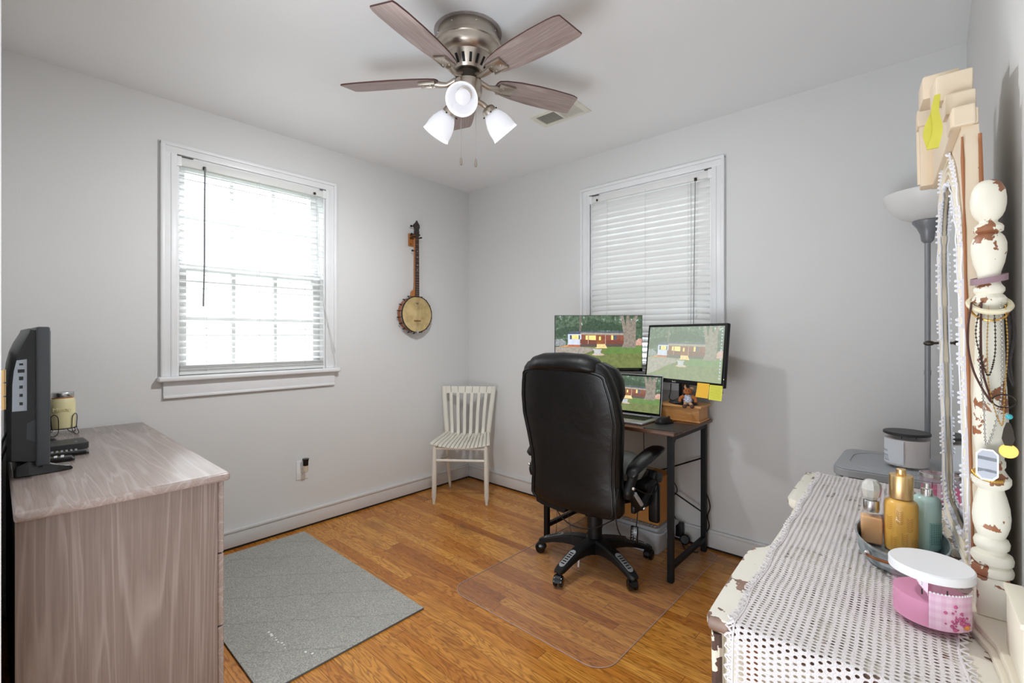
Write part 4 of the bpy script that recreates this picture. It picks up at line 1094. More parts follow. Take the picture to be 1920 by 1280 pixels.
mb = MB(); mb.cyl((0, 0, .07), (0, 0, .34), .038, n=28); mb.cyl((0, 0, .20), (0, 0, .345), .041, n=28); mb.build('gas_lift', 'black', oc)
base = MB(); base.lathe([(.03, .062), (.048, .068), (.052, .10), (.05, .135), (.044, .143), (.038, .145)], n=32); base_o = base.build('base_hub', 'black', oc)
for k in range(5):
    az = -93 + 72 * k
    A = Matrix.Rotation(R(az), 4, 'Z')
    mb = MB(); rings = []
    for r_, zt, h, hw in ((.03, .142, .075, .036), (.07, .143, .062, .032), (.12, .138, .048, .030), (.17, .128, .038, .029), (.22, .114, .032, .028), (.26, .099, .028, .027), (.29, .086, .024, .026), (.312, .077, .018, .020), (.318, .074, .012, .012)):
        rings.append([A @ Vector(p) for p in ((r_, -hw, zt - h), (r_, -hw, zt - .008), (r_, -hw * .75, zt), (r_, hw * .75, zt), (r_, hw, zt - .008), (r_, hw, zt - h), (r_, hw * .6, zt - h + .004), (r_, -hw * .6, zt - h + .004))])
    mb.loft(rings); arm = mb.build('base_arm', 'black', oc, smooth=35)
    mb = MB(); rings = []
    lz = lambda r_: .143 - max(0, (r_ - .07)) ** 1.45 * .56
    P_ = []
    for i in range(20):
        a = 2 * PI * i / 20; c_, s_ = math.cos(a), math.sin(a); rr0 = .232 + (.040 if abs(c_) > 0 else 0) * (1 if c_ > 0 else -1) + .0165 * c_; P_.append((rr0, .0165 * s_))
    zz = lambda x: [b + (d - b) * (x - a) / (c - a) for (a, b), (c, d) in (((.17, .128), (.22, .114)), ((.22, .114), (.26, .099)), ((.26, .099), (.29, .086))) if a <= x <= c + 1e-6][0]
    P_ = [(min(.289, max(.171, x)), y) for x, y in P_]
    mb.loft([[A @ Vector((x, y, zz(x) - .002)) for x, y in P_], [A @ Vector((x, y, zz(x) + .0028)) for x, y in P_]])
    pd = mb.build('foot_pad_insert', 'greycap', arm)
    mb = MB()
    for i in range(6):
        x = .198 + i * .0145; p = A @ Vector((x, 0, zz(x) + .003)); mb.box(p, (.006, .021, .0022), Matrix.Rotation(R(az), 4, 'Z') @ rotm(0, 20, 0), .001)
    mb.build('ribs', 'black', pd, smooth=0)
    sw_ = az + (25, 160, 40, 75, 10)[k]
    cst = MB(); c0 = A @ Vector((.298, 0, 0)); B = Matrix.Translation((c0.x, c0.y, 0)) @ Matrix.Rotation(R(sw_), 4, 'Z')
    cst.cyl(B @ Vector((0, 0, .05)), B @ Vector((0, 0, .075)), .008, n=10)
    for sy in (-1, 1):
        cst.tube([B @ Vector((.012, sy * y, .0262)) for y in (.006, .008, .020, .0235)], [.0225, .026, .026, .021], 22)
    cst.build('caster', 'blackgloss', arm)
    hd = MB(); rings = []
    for i in range(9):
        a = PI * i / 8; rings.append([B @ Vector((.012 + .030 * math.cos(a), y, .028 + .030 * math.sin(a))) for y in (-.014, .014)] + [B @ Vector((.012 + .025 * math.cos(a), y, .028 + .025 * math.sin(a))) for y in (.014, -.014)])
    hd.loft(rings); hd.build('caster_hood', 'black', arm)
# arms
for sx in (-1, 1):
    mb = MB(); rings = []
    for y, z, hw, th in ((-.175, .560, .012, .01), (-.170, .572, .028, .03), (-.14, .590, .036, .042), (-.06, .612, .042, .046), (.04, .632, .044, .042), (.10, .640, .040, .032), (.135, .640, .028, .020), (.145, .638, .010, .008)):
        rings.append([(sx * .300 + hw * math.cos(a), y, z + th / 2 * math.sin(a)) for a in [2 * PI * q / 20 for q in range(20)]])
    mb.loft(rings); ap = mb.build('armrest_pad', 'leather', oc, smooth=60)
    mb = MB(); mb.tube(smooth_path([(sx * .290, -.12, .575), (sx * .288, -.145, .53), (sx * .285, -.165, .49), (sx * .282, -.16, .46)], 5), [.024] * 5 + [.021] * 5 + [.024] * 6, 12)
    ar = mb.build('armrest_post', 'black', oc)
    mb = MB(); mb.tube([(sx * .285, -.165, .49), (sx * .285, -.10, .42), (sx * .280, -.06, .39)], .022, 12); mb.tube([(sx * .284, -.06, .385), (sx * .284, .03, .44), (sx * .282, .09, .475)], [.022, .020, .024], 12)
    mb.b2((sx * .27 - .012, -.10, .36), (sx * .27 + .012, .10, .41), .008)
    mb.build('armrest_link', 'black', ar)
    mb = MB(); mb.tube([(sx * .309, -.150, .478), (sx * .309, -.085, .412)], .010, 10); mb.build('link_cover', 'greycap', ar)
    mb = MB(); 
    mb.sphere((sx * .310, -.168, .506), .009, 12); mb.build('bolt', 'silver', ar)
    mb = MB(); mb.sphere((sx * .308, -.058, .385), .009, 12); mb.build('bolt', 'silver', ar)
mb = MB(); mb.b2((.262, .075, .27), (.318, .11, .47), .014, 3); mb.box((.29, .10, .50), (.05, .09, .05), rotm(-20, 0, 0), .014, 3); mb.box((.28, .05, .485), (.06, .16, .035), rotm(6, 0, 0), .012, 3)
mb.build('side_pouch', 'black', oc)
rc = MB(); rc.box((.272, -.085, .262), (.036, .014, .075), rotm(-8, 0, 12), .006, 3); rco = rc.build('massage_remote', 'blackgloss', oc)
mb = MB()
for i in range(4):
    for j in range(2): mb.sphere((.265 + j * .014, -.0945 + i * .0012, .240 + i * .013), .0035, 8)
mb.build('buttons', 'greycap', rco)
for pts_ in ([(.25, -.20, .50), (.245, -.215, .42), (.25, -.21, .33), (.262, -.18, .27), (.28, -.12, .235), (.275, -.09, .235)], [(.28, -.08, .30), (.275, -.06, .34), (.27, -.05, .37)],
             [(.20, -.15, .33), (.10, -.18, .27), (-.0, -.20, .262), (-.09, -.19, .29), (-.15, -.15, .335)], [(.24, -.19, .31), (.26, -.16, .25), (.275, -.11, .235)],
             [(.30, -.14, .50), (.33, -.05, .455), (.33, .04, .46), (.30, .09, .52)]):
    mb = MB(); mb.tube(smooth_path(pts_, 7), .0028, 6); mb.build('massage_cord', 'black', oc)
for pts_ in ([(-.15, -.13, .34), (-.145, -.14, .26), (-.15, -.14, .16)], [(-.10, -.12, .33), (-.06, -.14, .22), (-.04, -.14, .14)]):
    mb = MB(); mb.tube(smooth_path(pts_, 5), .0012, 5); mb.build('loose_thread', 'black', oc)
mb = MB(); mb.box((-.035, -.10, .035), (.009, .002, .055), rotm(0, 5, 0)); mb.tube([(-.035, -.10, .06), (-.03, -.05, .11)], .0008, 4); mb.build('care_tag', 'lid_white', oc, smooth=0)
gc = MB(); rings = []
for z, hw, hd_ in ((0, .10, .07), (.012, .14, .10), (.05, .16, .12), (.09, .15, .11), (.12, .10, .07), (.126, .05, .03)):
    rings.append([(hw * math.copysign(abs(math.cos(a)) ** .7, math.cos(a)), hd_ * math.copysign(abs(math.sin(a)) ** .7, math.sin(a)), z) for a in [2 * PI * q / 28 for q in range(28)]])
gc.loft(rings); o = gc.build('seat_cushion', mat('sage_grey_fabric', S(150, 154, 148), .9, var=.04, bump=.3, bscale=200), None, (1.745, -.60, .491)); o.rotation_euler = (0, 0, R(20))
tag(o, 'grey-green soft cushion lying on the office chair seat', 'cushion')

# ================================================================== grey oak dresser, television and things on it
ds = thing('dresser', 'grey oak laminate dresser along the front wall with the television on top', 'dresser', (0, -2.465, 0))
DT = .780
mb = MB(); mb.b2((.012, -.235, DT - .026), (1.307, .236, DT), .009, 4); mb.build('dresser_top', 'grey_oak_h', ds, smooth=40)
mb = MB(); mb.b2((1.268, -.232, .0), (1.286, .205, DT - .0265)); mb.build('side_panel', 'grey_oak_v', ds, smooth=0)
mb = MB(); mb.b2((.018, -.232, .0), (.036, .205, DT - .0265)); mb.build('side_panel', 'grey_oak_v', ds, smooth=0)
mb = MB(); mb.b2((.036, -.231, .05), (1.268, -.225, DT - .0265)); mb.b2((.037, -.224, .05), (1.267, .203, .066)); mb.build('carcass_back', 'black', ds, smooth=0)
mb = MB(); mb.b2((.037, .15, .0), (1.267, .165, .05)); mb.build('plinth', 'grey_oak_h', ds, smooth=0)
for c_ in range(2):
    for r_ in range(3):
        x0 = .024 + c_ * .6305; z0 = .062 + r_ * .231
        mb = MB(); mb.b2((x0, .2055, z0), (x0 + .6265, .2245, z0 + .2265), .003); d = mb.build('drawer', 'grey_oak_h', ds, smooth=0)
        mb = MB(); mb.tube([(x0 + .25, .2245, z0 + .113), (x0 + .25, .245, z0 + .113), (x0 + .376, .245, z0 + .113), (x0 + .376, .2245, z0 + .113)], .005, 8); mb.build('drawer_pull', 'nickel', d)

tv = thing('television', 'black flat television seen from its side on the grey dresser', 'television', (.585, -2.64, DT + .001))
mb = MB(); mb.b2((-.365, -.006, .036), (.365, .024, .458), .005, 3); mb.build('bezel', 'tvgrey', tv, smooth=30)
mb = MB(); mb.b2((-.35, .0235, .055), (.35, .0255, .445)); mb.build('screen', 'blackgloss', tv, smooth=0)
YZ = Matrix(((0, 1, 0, 0), (1, 0, 0, 0), (0, 0, 1, 0), (0, 0, 0, 1)))
pf = [(-.006, .450), (-.020, .453), (-.024, .440), (-.040, .405), (-.052, .370), (-.0605, .325), (-.0645, .275), (-.066, .22), (-.066, .055), (-.006, .045)]
mb = MB(); mb.loft([[(x, y, z) for y, z in [(p[0] * k if p[0] < -.006 else p[0], .25 + (p[1] - .25) * kk) for p in pf]] for x, k, kk in ((-.345, .7, .94), (-.33, 1, 1), (.33, 1, 1), (.345, .86, .985))])
mb.build('back_housing', 'tvback', tv, smooth=28)
mb = MB(); mb.loft([[(x, y, z) for y, z in [(-.0250, .360), (-.0465, .357), (-.0520, .325), (-.0550, .285), (-.0555, .205), (-.0250, .205)]] for x in (.3435, .3452)]); pp = mb.build('port_panel', 'port', tv, smooth=0)
mb = MB()
for i, (z, h_, w2) in enumerate(((.345, .006, .008), (.325, .010, .014), (.303, .011, .009), (.277, .009, .007), (.252, .009, .007), (.227, .009, .007))): mb.b2((.3452, -.033 - w2 / 2 - .004, z - h_ / 2), (.3456, -.033 + w2 / 2 - .004, z + h_ / 2), .0)
mb.build('ports', 'blackgloss', pp, smooth=0)
mb = MB(); mb.loft([[(x, y, z) for y, z in [(-.007, .176), (-.025, .166), (-.026, .118), (-.007, .108)]] for x in (.3435, .3453)]); mb.cyl((.3453, -.0165, .137), (.3458, -.0165, .137), .0055, n=18); mb.build('energy_badge', 'tvgrey', tv, smooth=0)
for sx in (-1, 1):
    mb = MB(); rings = []
    for y, w2, z0, z1 in ((-.052, .010, 0, .020), (-.045, .016, 0, .034), (-.02, .018, 0, .046), (.01, .018, 0, .036), (.045, .014, 0, .022), (.072, .008, 0, .014), (.080, .003, 0, .006)):
        rings.append([(sx * .29 - w2 + .01, y, z0), (sx * .29 + w2 + .01, y, z0), (sx * .29 + w2 * .5 + .01, y, z1), (sx * .29 - w2 * .5 + .01, y, z1)])
    mb.loft(rings); mb.build('stand_foot', 'blackgloss', tv, smooth=0, bevel=.002)
mb = MB(); mb.tube(smooth_path([(.30, -.066, .10), (.33, -.080, .05), (.36, -.085, -.02), (.37, -.09, -.15), (.35, -.092, -.5), (.3, -.095, -.74)], 6), .0035, 6); mb.build('power_cord', 'black', tv)
mb = MB(); mb.tube(smooth_path([(.30, -.066, .14), (.345, -.078, .10), (.355, -.084, .0), (.33, -.09, -.3)], 6), .003, 6); mb.build('antenna_cord', 'black', tv)

sb = thing('streaming_box', 'flat charcoal streaming box on the dresser in front of the television', 'media box', (.505, -2.552, DT + .001), 3)
mb = MB(); mb.plate(rrect(.125, .125, .015, 5), .002, .026); mb.build('case', 'lid_black', sb, bevel=.002)
mb = MB(); mb.box((.02, .03, .0263), (.014, .006, .0004)); mb.build('case_mark', 'greycap', sb, smooth=0)
def remote(lab, loc, rz, L_, W_, rows, accent):
    t = thing('remote_control', lab, 'remote control', loc, rz, 'remote controls on the dresser')
    mb = MB(); rings = []
    for y, w2, z1 in ((-L_ / 2, .6, .010), (-L_ / 2 + .006, .95, .015), (0, 1, .018), (L_ / 2 - .008, .92, .016), (L_ / 2, .6, .009)):
        rings.append([(-W_ / 2 * w2 * .8, y, .001), (W_ / 2 * w2 * .8, y, .001), (W_ / 2 * w2, y, z1 * .7), (W_ / 2 * w2 * .85, y, z1), (-W_ / 2 * w2 * .85, y, z1), (-W_ / 2 * w2, y, z1 * .7)])
    mb.loft(rings); mb.build('case', 'blackgloss', t, smooth=40)
    mb = MB()
    for r_ in range(rows):
        for c_ in range(3): mb.box(((c_ - 1) * W_ * .26, -L_ * .42 + r_ * L_ * .8 / rows, .0178), (W_ * .17, L_ * .4 / rows, .003), None, .0006)
    mb.build('buttons', accent, t, smooth=0)
remote('long black remote control with silver-edged keys beside the streaming box', (.645, -2.590, DT), -4, .185, .046, 12, 'greycap')
remote('short black remote control next to the near television foot', (.735, -2.605, DT), -6, .125, .044, 6, 'lid_white')

jr = thing('candle_jar', 'cream wax mason jar candle with a silver lid in a wire holder on the dresser', 'candle', (.135, -2.530, DT + .028))
mb = MB(); mb.lathe([(.034, .0), (.040, .004), (.042, .012), (.042, .108), (.040, .122), (.034, .136), (.033, .140)], n=36); mb.build('wax_filled_jar', 'wax_cream', jr)
mb = MB(); mb.lathe([(.0355, .136), (.037, .138), (.037, .154), (.0355, .157), (.001, .1572)], n=36); mb.build('lid', 'steel', jr)
mo = text('Mason', .022, (0, 0, 0), (0, 0, 0), 'wax_cream', jr, 'embossed_word', .0012)
mo.matrix_local = Matrix.Rotation(R(-8), 4, 'Z') @ Matrix.Translation((.0425, 0, .085)) @ rotm(90, 0, 90)
mb = MB(); mb.lathe([(.0345, .130), (.0365, .133), (.0345, .1355)], n=30); mb.build('orange_seal', mat('rust_ring', S(190, 120, 50), .5), jr)
wh = thing('wire_jar_holder', 'black bent-wire holder with looped feet carrying the cream jar candle', 'jar holder', (.135, -2.530, DT))
M['wire'] = mat('black_wire', S(40, 38, 38), .45, .6)
mb = MB(); r_ = .0455
mb.tube([(r_ * math.cos(2 * PI * k / 32), r_ * math.sin(2 * PI * k / 32), .029) for k in range(32)], .0016, 6, closed=True); mb.build('base_ring', 'wire', wh)
mb = MB(); mb.tube([(-r_, 0, .0275), (r_, 0, .0275)], .0014, 6); mb.tube([(0, -r_, .0272), (0, r_, .0272)], .0014, 6); mb.build('cross_wires', 'wire', wh)
for k in range(4):
    a0 = R(-38 + 90 * k)
    def on(rad, da, z): return (rad * math.cos(a0 + da), rad * math.sin(a0 + da), z)
    mb = MB(); mb.tube(smooth_path([on(r_, -.30, .03), on(r_ + .002, -.30, .07), on(r_ + .002, -.22, .085), on(r_ + .002, 0, .092), on(r_ + .002, .22, .085), on(r_ + .002, .30, .07), on(r_, .30, .03), on(r_ + .006, .30, .015), on(r_ + .010, .18, .004), on(r_ + .010, 0, .0018), on(r_ + .010, -.18, .004), on(r_ + .006, -.30, .015), on(r_, -.30, .03)], 4), .0015, 6)
    mb.build('wire_loop', 'wire', wh)
mb = MB(); mb.tube(smooth_path([(.030, -.036, .03), (.034, -.040, .08), (.024, -.042, .10), (.018, -.045, .115), (.020, -.044, .135)], 4), .0018, 6); mb.build('twisted_handle', 'wire', wh)

# ================================================================== floor lamp and plastic cart in the far right corner
fl = thing('floor_lamp', 'grey torchiere floor lamp with a white bowl shade behind the plastic cart', 'floor lamp', (2.945, -.165, 0))
mb = MB(); mb.lathe([(.118, .0), (.12, .006), (.118, .014), (.06, .022), (.02, .03), (.012, .045)], n=40); mb.build('base', 'lamp_pole', fl)
mb = MB(); mb.cyl((0, 0, .03), (0, 0, 1.62), .0098, n=16)
for z in (.55, 1.05): mb.cyl((0, 0, z), (0, 0, z + .02), .0112, n=16)
mb.build('pole', 'lamp_pole', fl)
mb = MB(); mb.lathe([(.011, 1.592), (.020, 1.602), (.024, 1.63), (.034, 1.655), (.048, 1.676), (.049, 1.682), (.03, 1.683)], n=32); mb.build('socket', mat('lamp_socket_grey', S(126, 128, 132), .4, .2), fl)
mb = MB(); rings = [[(r_ * math.cos(2 * PI * q / 48), r_ * math.sin(2 * PI * q / 48), z) for q in range(48)] for r_, z in ((.03, 1.683), (.05, 1.685), (.085, 1.702), (.115, 1.728), (.136, 1.762), (.146, 1.796), (.143, 1.797), (.133, 1.764), (.112, 1.732), (.083, 1.706), (.05, 1.690), (.03, 1.688))]
mb.loft(rings, True, False); mb.build('bowl_shade', 'lamp_bowl', fl)

CT = .722
ct = thing('drawer_cart', 'grey plastic drawer cart with a moulded top in the corner beyond the vanity', 'storage cart', (2.845, -.43, 0))
mb = MB(); p0 = rrect(.335, .40, .055, 6)
mb.plate(p0, CT - .030, CT - .004); mb.plate(rrect(.325, .39, .05, 6), CT - .004, CT)
lid = mb.build('moulded_top', 'cart', ct, bevel=.004, smooth=40)
mb = MB(); mb.tube([(x, y, CT) for x, y in rrect(.255, .30, .10, 8)], .0035, 6, closed=True); mb.build('recess_rim', 'cart', lid)
for sx in (-1, 1):
    for sy in (-1, 1):
        mb = MB(); mb.cyl((sx * .145, sy * .175, .058), (sx * .145, sy * .175, CT - .03), .011, n=12); mb.build('post', 'cart', ct)
        mb = MB(); mb.cyl((sx * .145 - .008, sy * .175, .024), (sx * .145 + .008, sy * .175, .024), .0235, n=16); mb.cyl((sx * .145, sy * .175, .03), (sx * .145, sy * .175, .06), .006, n=8); mb.build('caster', 'black', ct)
for k in range(3):
    z0 = .07 + k * .207
    mb = MB(); mb.b2((-.155, -.185, z0), (.155, .185, z0 + .012), .004); mb.build('shelf_frame', 'cart', ct)
    mb = MB(); mb.b2((-.128, -.19, z0 + .015), (.128, .16, z0 + .185), .01); d = mb.build('drawer', 'cartdark', ct)
    mb = MB(); mb.b2((-.05, -.202, z0 + .14), (.05, -.19, z0 + .158), .004); mb.build('drawer_pull', 'cart', d)
def candle(lab, loc, r_, h, waxh, wax, lidm, lidh, gl='glass', over=.002, grp=None, taper=0):
    t = thing('jar_candle', lab, 'candle', loc, 0, grp)
    mb = MB(); rings = [[(q_ * math.cos(2 * PI * q / 48), q_ * math.sin(2 * PI * q / 48), z) for q in range(48)] for q_, z in ((r_ * .90, .0), (r_ * .985, .004), (r_, .012), (r_ + taper, h), (r_ - .0025 + taper, h), (r_ - .0025, .012), (r_ - .006, .008), (.001, .008))]
    mb.loft(rings, True, False); mb.loft([[(r_ * .90 * math.cos(2 * PI * q / 48), r_ * .90 * math.sin(2 * PI * q / 48), z) for q in range(48)] for z in (0, .0005)]); mb.build('glass_jar', gl, t)
    mb = MB(); mb.lathe([(r_ * .93, .009), (r_ - .0035, .014), (r_ - .0035, waxh), (.001, waxh)], n=48); wx = mb.build('wax', wax, t)
    mb = MB()
    for k in range(3): mb.cyl((r_ * .4 * math.cos(2.1 * k), r_ * .4 * math.sin(2.1 * k), waxh), (r_ * .4 * math.cos(2.1 * k), r_ * .4 * math.sin(2.1 * k), waxh + .008), .0012, n=6)
    mb.build('wicks', 'black', wx)
    if lidm:
        mb = MB(); mb.lathe([(r_ - .004, h - .003), (r_ + over + taper, h - .0), (r_ + over + taper, h + lidh - .002), (r_ + over - .002 + taper, h + lidh), (.001, h + lidh)], n=56); mb.build('lid', lidm, t)
    return t
def wrap(t, r_, a0, a1, z0, z1, m_, name, n=20, off=.0006):
    mb = MB(); ri = [[((r_ + o_) * math.cos(R(a0 + (a1 - a0) * q / n)), (r_ + o_) * math.sin(R(a0 + (a1 - a0) * q / n)), z) for q in range(n + 1)] for z, o_ in ((z0, off), (z1, off))]
    mb.loft(ri, False, False); return mb.build(name, m_, t, smooth=80)
bc = candle('large white candle in a clear jar with a matte black lid on the grey cart', (2.888, -.447, CT + .001), .068, .122, .105, 'wax_white', 'lid_black', .009)
l_ = wrap(bc, .068, -160, -95, .016, .104, 'label_white', 'label')
mb = MB()
for i, (z, w2) in enumerate(((.062, .40), (.058, .30), (.044, .5), (.040, .5), (.034, .35), (.028, .45), (.024, .4))):
    for s_ in range(4):
        a = R(-158 + s_ * 5 + i); mb.box((.0692 * math.cos(a), .0692 * math.sin(a), z), (.0006, .004 * w2 * 2, .0016), Matrix.Rotation(a, 4, 'Z'))
mb.build('label_print', mat('grey_print', S(110, 120, 130), .6), l_, smooth=0)

# ================================================================== vanity dresser with mirror
VO = Vector((2.678, -1.941, 0)); VR = 2.1
VM = Matrix.Translation(VO) @ Matrix.Rotation(R(VR), 4, 'Z')
def vp(v, u, z): return VM @ Vector((v, u, z))
VT = .750
va = thing('vanity_dresser', 'chipped cream vanity dresser with a serpentine front on the right wall', 'vanity', tuple(VO), VR)
front = [(.006, .0), (.0, .012), (-.004, .15), (-.006, .29), (.0, .318), (.018, .338), (.026, .36), (.028, .50), (.028, .69), (.022, .712), (.004, .728), (-.003, .75), (-.003, .90), (.0, 1.058), (.008, 1.07)]
poly = front + [(.384, 1.07), (.384, 0)]
mb = MB()
def inset(pl, d):   # simple scaling about the middle
    return [(.19 + (x - .19) * (1 - d / .19), .535 + (y - .535) * (1 - d / .535)) for x, y in pl]
mb.loft([[(x, y, z) for x, y in pl] for pl, z in ((inset(poly, .006), VT - .026), (inset(poly, .0015), VT - .022), (poly, VT - .018), (poly, VT - .006), (inset(poly, .0025), VT - .0015), (inset(poly, .008), VT))])
mb.build('vanity_top', 'cream_top', va, smooth=30)
mb = MB(); body = [(x + .022 if x < .3 else x - .004, .022 + y * (1.026 / 1.07)) for x, y in poly]
mb.plate(body, .09, VT - .0265); mb.build('body', 'cream', va, smooth=30)
mb = MB(); mb.b2((.060, .0165, .11), (.075, .0225, VT - .03)); mb.b2((.33, .0165, .11), (.345, .0225, VT - .03)); mb.build('end_panel_groove', 'bronze_chip', va, smooth=0)
mb = MB(); mb.tube([(.016, .014, .10), (.014, .013, .30), (.017, .014, .5), (.015, .013, VT - .03)], .0085, 8); mb.build('corner_bead', 'cream_bead', va)
for (x, y) in ((.03, .04), (.36, .04), (.03, 1.03), (.36, 1.03)):
    mb = MB(); mb.lathe([(.014, 0), (.020, .01), (.026, .05), (.030, .09)], (x, y, 0), n=20); mb.build('foot', 'cream', va)
for u0, u1, xo in ((.03, .325, .0), (.365, .705, .028), (.735, 1.045, .0)):
    for k in range(3):
        mb = MB(); mb.b2((xo + .006, u0 + .01, .12 + k * .20), (xo + .020, u1 - .01, .305 + k * .20), .004); d = mb.build('drawer', 'cream', va, smooth=30)
        mb = MB(); mb.sphere((xo - .006, (u0 + u1) / 2, .21 + k * .20), .014, 14); mb.build('knob', 'darkmetal', d)
# plinth the mirror stands on
pl_ = [(.352, .0), (.352, .10), (.348, .16), (.332, .21), (.328, .30), (.338, .335), (.352, .36), (.352, .72), (.338, .745), (.330, .78), (.330, .84), (.348, .88), (.352, .95), (.352, 1.06), (.384, 1.06), (.384, 0)]
mb = MB(); mb.plate(pl_, VT + .0002, VT + .010); mb.plate([(min(.384, x + .007), y) for x, y in pl_], VT + .010, VT + .020)
mb.build('mirror_plinth', 'cream', va, smooth=30, bevel=.002)
mb = MB(); mb.b2((.366, .045, VT + .020), (.384, .165, VT + .10), .003); mb.b2((.363, .04, VT + .10), (.384, .17, VT + .108), .002); mb.build('side_box', 'cream', va, smooth=30)
def post(u):
    lean = R(-.4)
    T = Matrix.Translation((.362, u, VT + .020)) @ Matrix.Rotation(lean, 4, 'Y')
    mb = MB(); mb.box((T @ Vector((0, 0, .031))), (.038, .044, .062), Matrix.Rotation(lean, 4, 'Y'), .003)
    mb.lathe([(r0_ * 1.04, z0_ * .962) for r0_, z0_ in [(.0215, .0645), (.0235, .066), (.0245, .073), (.0225, .079), (.020, .081), (.0235, .085), (.0245, .092), (.0225, .099), (.017, .102), (.0165, .106), (.0195, .110), (.0205, .118), (.0185, .124), (.015, .127),
              (.0175, .134), (.0205, .146), (.0215, .160), (.0205, .176), (.0175, .192), (.015, .202), (.0145, .206), (.020, .211), (.0225, .217), (.0225, .224), (.019, .230), (.016, .236), (.0145, .240), (.0165, .244), (.0165, .252), (.0145, .256),
              (.0165, .266), (.019, .285), (.0200, .31), (.0195, .34), (.018, .38), (.0165, .43), (.0155, .48), (.0150, .505), (.0165, .509), (.0195, .514), (.0195, .521), (.0165, .526), (.0145, .528), (.0175, .533), (.0175, .538), (.0135, .545),
              (.0120, .553), (.0135, .565), (.0175, .580), (.0200, .598), (.0200, .612), (.0175, .622), (.0145, .627), (.0125, .629), (.0165, .632), (.0170, .639), (.0150, .643), (.0105, .647), (.0105, .650), (.0150, .656), (.0182, .664), (.0200, .675), (.0202, .686), (.0188, .700), (.0150, .711), (.0090, .7165), (.001, .718)]], n=36, m=T)
    return mb.build('mirror_post', 'cream_post', va, smooth=32), T
pn, PT_ = post(.262)
for (a, z, sx, sz) in ((-100, .604, 1.0, .5), (-75, .590, .5, 1), (-125, .592, .5, 1.1), (-95, .69, .8, .35), (-80, .152, .5, .6), (-66, .146, .5, .6), (-60, .222, 1.2, .3), (-110, .222, 1.0, .25)):
    pass
post(.812)
# mirror frame, leaning like the posts; local x = thickness (front at -x), y along, z up
mr = bpy.data.objects.new('mirror', None); COL.objects.link(mr); mr.parent = va
mr.location = (.346, .535, VT + .024); mr.rotation_euler = (0, R(-1.1), R(1.5))
HWO = .222; ZT = .80
def arch(hw, zt, zb, n=28, base_r=.05):
    pts_ = [(-hw, zb + .02), (-hw, zb)]
    pts_ = []
    sp = zt - hw * 1.25
    for i in range(n + 1):
        a = PI * i / n; pts_.append((hw * math.cos(a), sp + (zt - sp) * math.sin(a)))
    m_ = 10
    for i in range(1, m_ + 1): pts_.append((-hw, sp + (zb + base_r - sp) * i / m_))
    for i in range(1, 7): a = PI + PI / 2 * i / 6; pts_.append((-hw + base_r + base_r * math.cos(a), zb + base_r + base_r * math.sin(a)))
    for i in range(0, 7): a = 1.5 * PI + PI / 2 * i / 6; pts_.append((hw - base_r + base_r * math.cos(a), zb + base_r + base_r * math.sin(a)))
    for i in range(1, m_): pts_.append((hw, zb + base_r + (sp - zb - base_r) * i / m_))
    return pts_
inn = arch(.160, .755, .06)
def outer_pt(p):
    cx_, cz = 0, .42; dx, dz = p[0] - cx_, p[1] - cz
    k = min(HWO / abs(dx) if abs(dx) > 1e-6 else 9, (ZT - cz) / dz if dz > 1e-6 else 9, (cz - 0) / -dz if dz < -1e-6 else 9); return (cx_ + dx * k, cz + dz * k)
out = [outer_pt(p) for p in inn]
mb = MB(); mb.loft([[(x, y, z) for y, z in ring] for ring, x in ((inn, -.005), (out, -.006), (out, .016), (inn, .016), (inn, -.005))], True, False)
mb.build('frame_board', 'cream_tan', mr, smooth=30)
for off, rr_, xx in ((.004, .0035, -.006), (.018, .0032, -.007), (.031, .0038, -.006), (.046, .003, -.007)):
    mb = MB(); mb.tube([(xx, y, z) for y, z in arch(.160 + off, .755 + off, .06 - off * .9)], rr_, 8, closed=True); mb.build('frame_moulding', 'cream', mr)
for xx in (-.006, .016):
    rnd = random.Random(int(xx * 1000)); wp = [(xx, -HWO - .0002, .02 + i * .04) for i in range(20)]
    mb = MB(); mb.tube(wp, [rnd.uniform(.0008, .0035) for _ in wp], 6); mb.build('worn_edge', 'bronze_chip', mr)
mb = MB(); mb.loft([[(x, y, z) for y, z in arch(.163, .758, .057)] for x in (-.0035, .0)]); mb.build('mirror_glass', 'mirror', mr, smooth=0)
rnd = random.Random(2)
for off in (-.003, .056):
    mb = MB(); path = arch(.160 + off, .755 + off, .06 - off * .8, 60); 
    mb.tube([(-.0095 - .001 * math.sin(i * 1.3), y, z) for i, (y, z) in enumerate(path)], .0018, 5, closed=True)
    # lace picots, a run of little knots with plain stretches between
    L_ = 0; prev = path[0]
    for i, p in enumerate(path[1:] + path[:1]):
        d = math.hypot(p[0] - prev[0], p[1] - prev[1]); k = max(1, int(d / .0085))
        for j in range(k):
            t_ = j / k; y, z = prev[0] + (p[0] - prev[0]) * t_, prev[1] + (p[1] - prev[1]) * t_; L_ += d / k
            if (L_ % .13) < .085:
                mb.box((-.0095, y, z), (.003, .005, .0095)); 
                if int(L_ / .012) != int((L_ - d / k) / .012): mb.sphere((-.012, y, z), .003, 6)
        prev = p
    mb.build('lace_trim', 'lace_trim', mr, smooth=40)
mb = MB(); mb.sphere((-.03, .205, .42), .008, 12, 1.4, 1, .8); mb.cyl((-.012, .205, .42), (-.03, .205, .42), .003, n=8); mb.build('swivel_knob', 'darkmetal', mr)
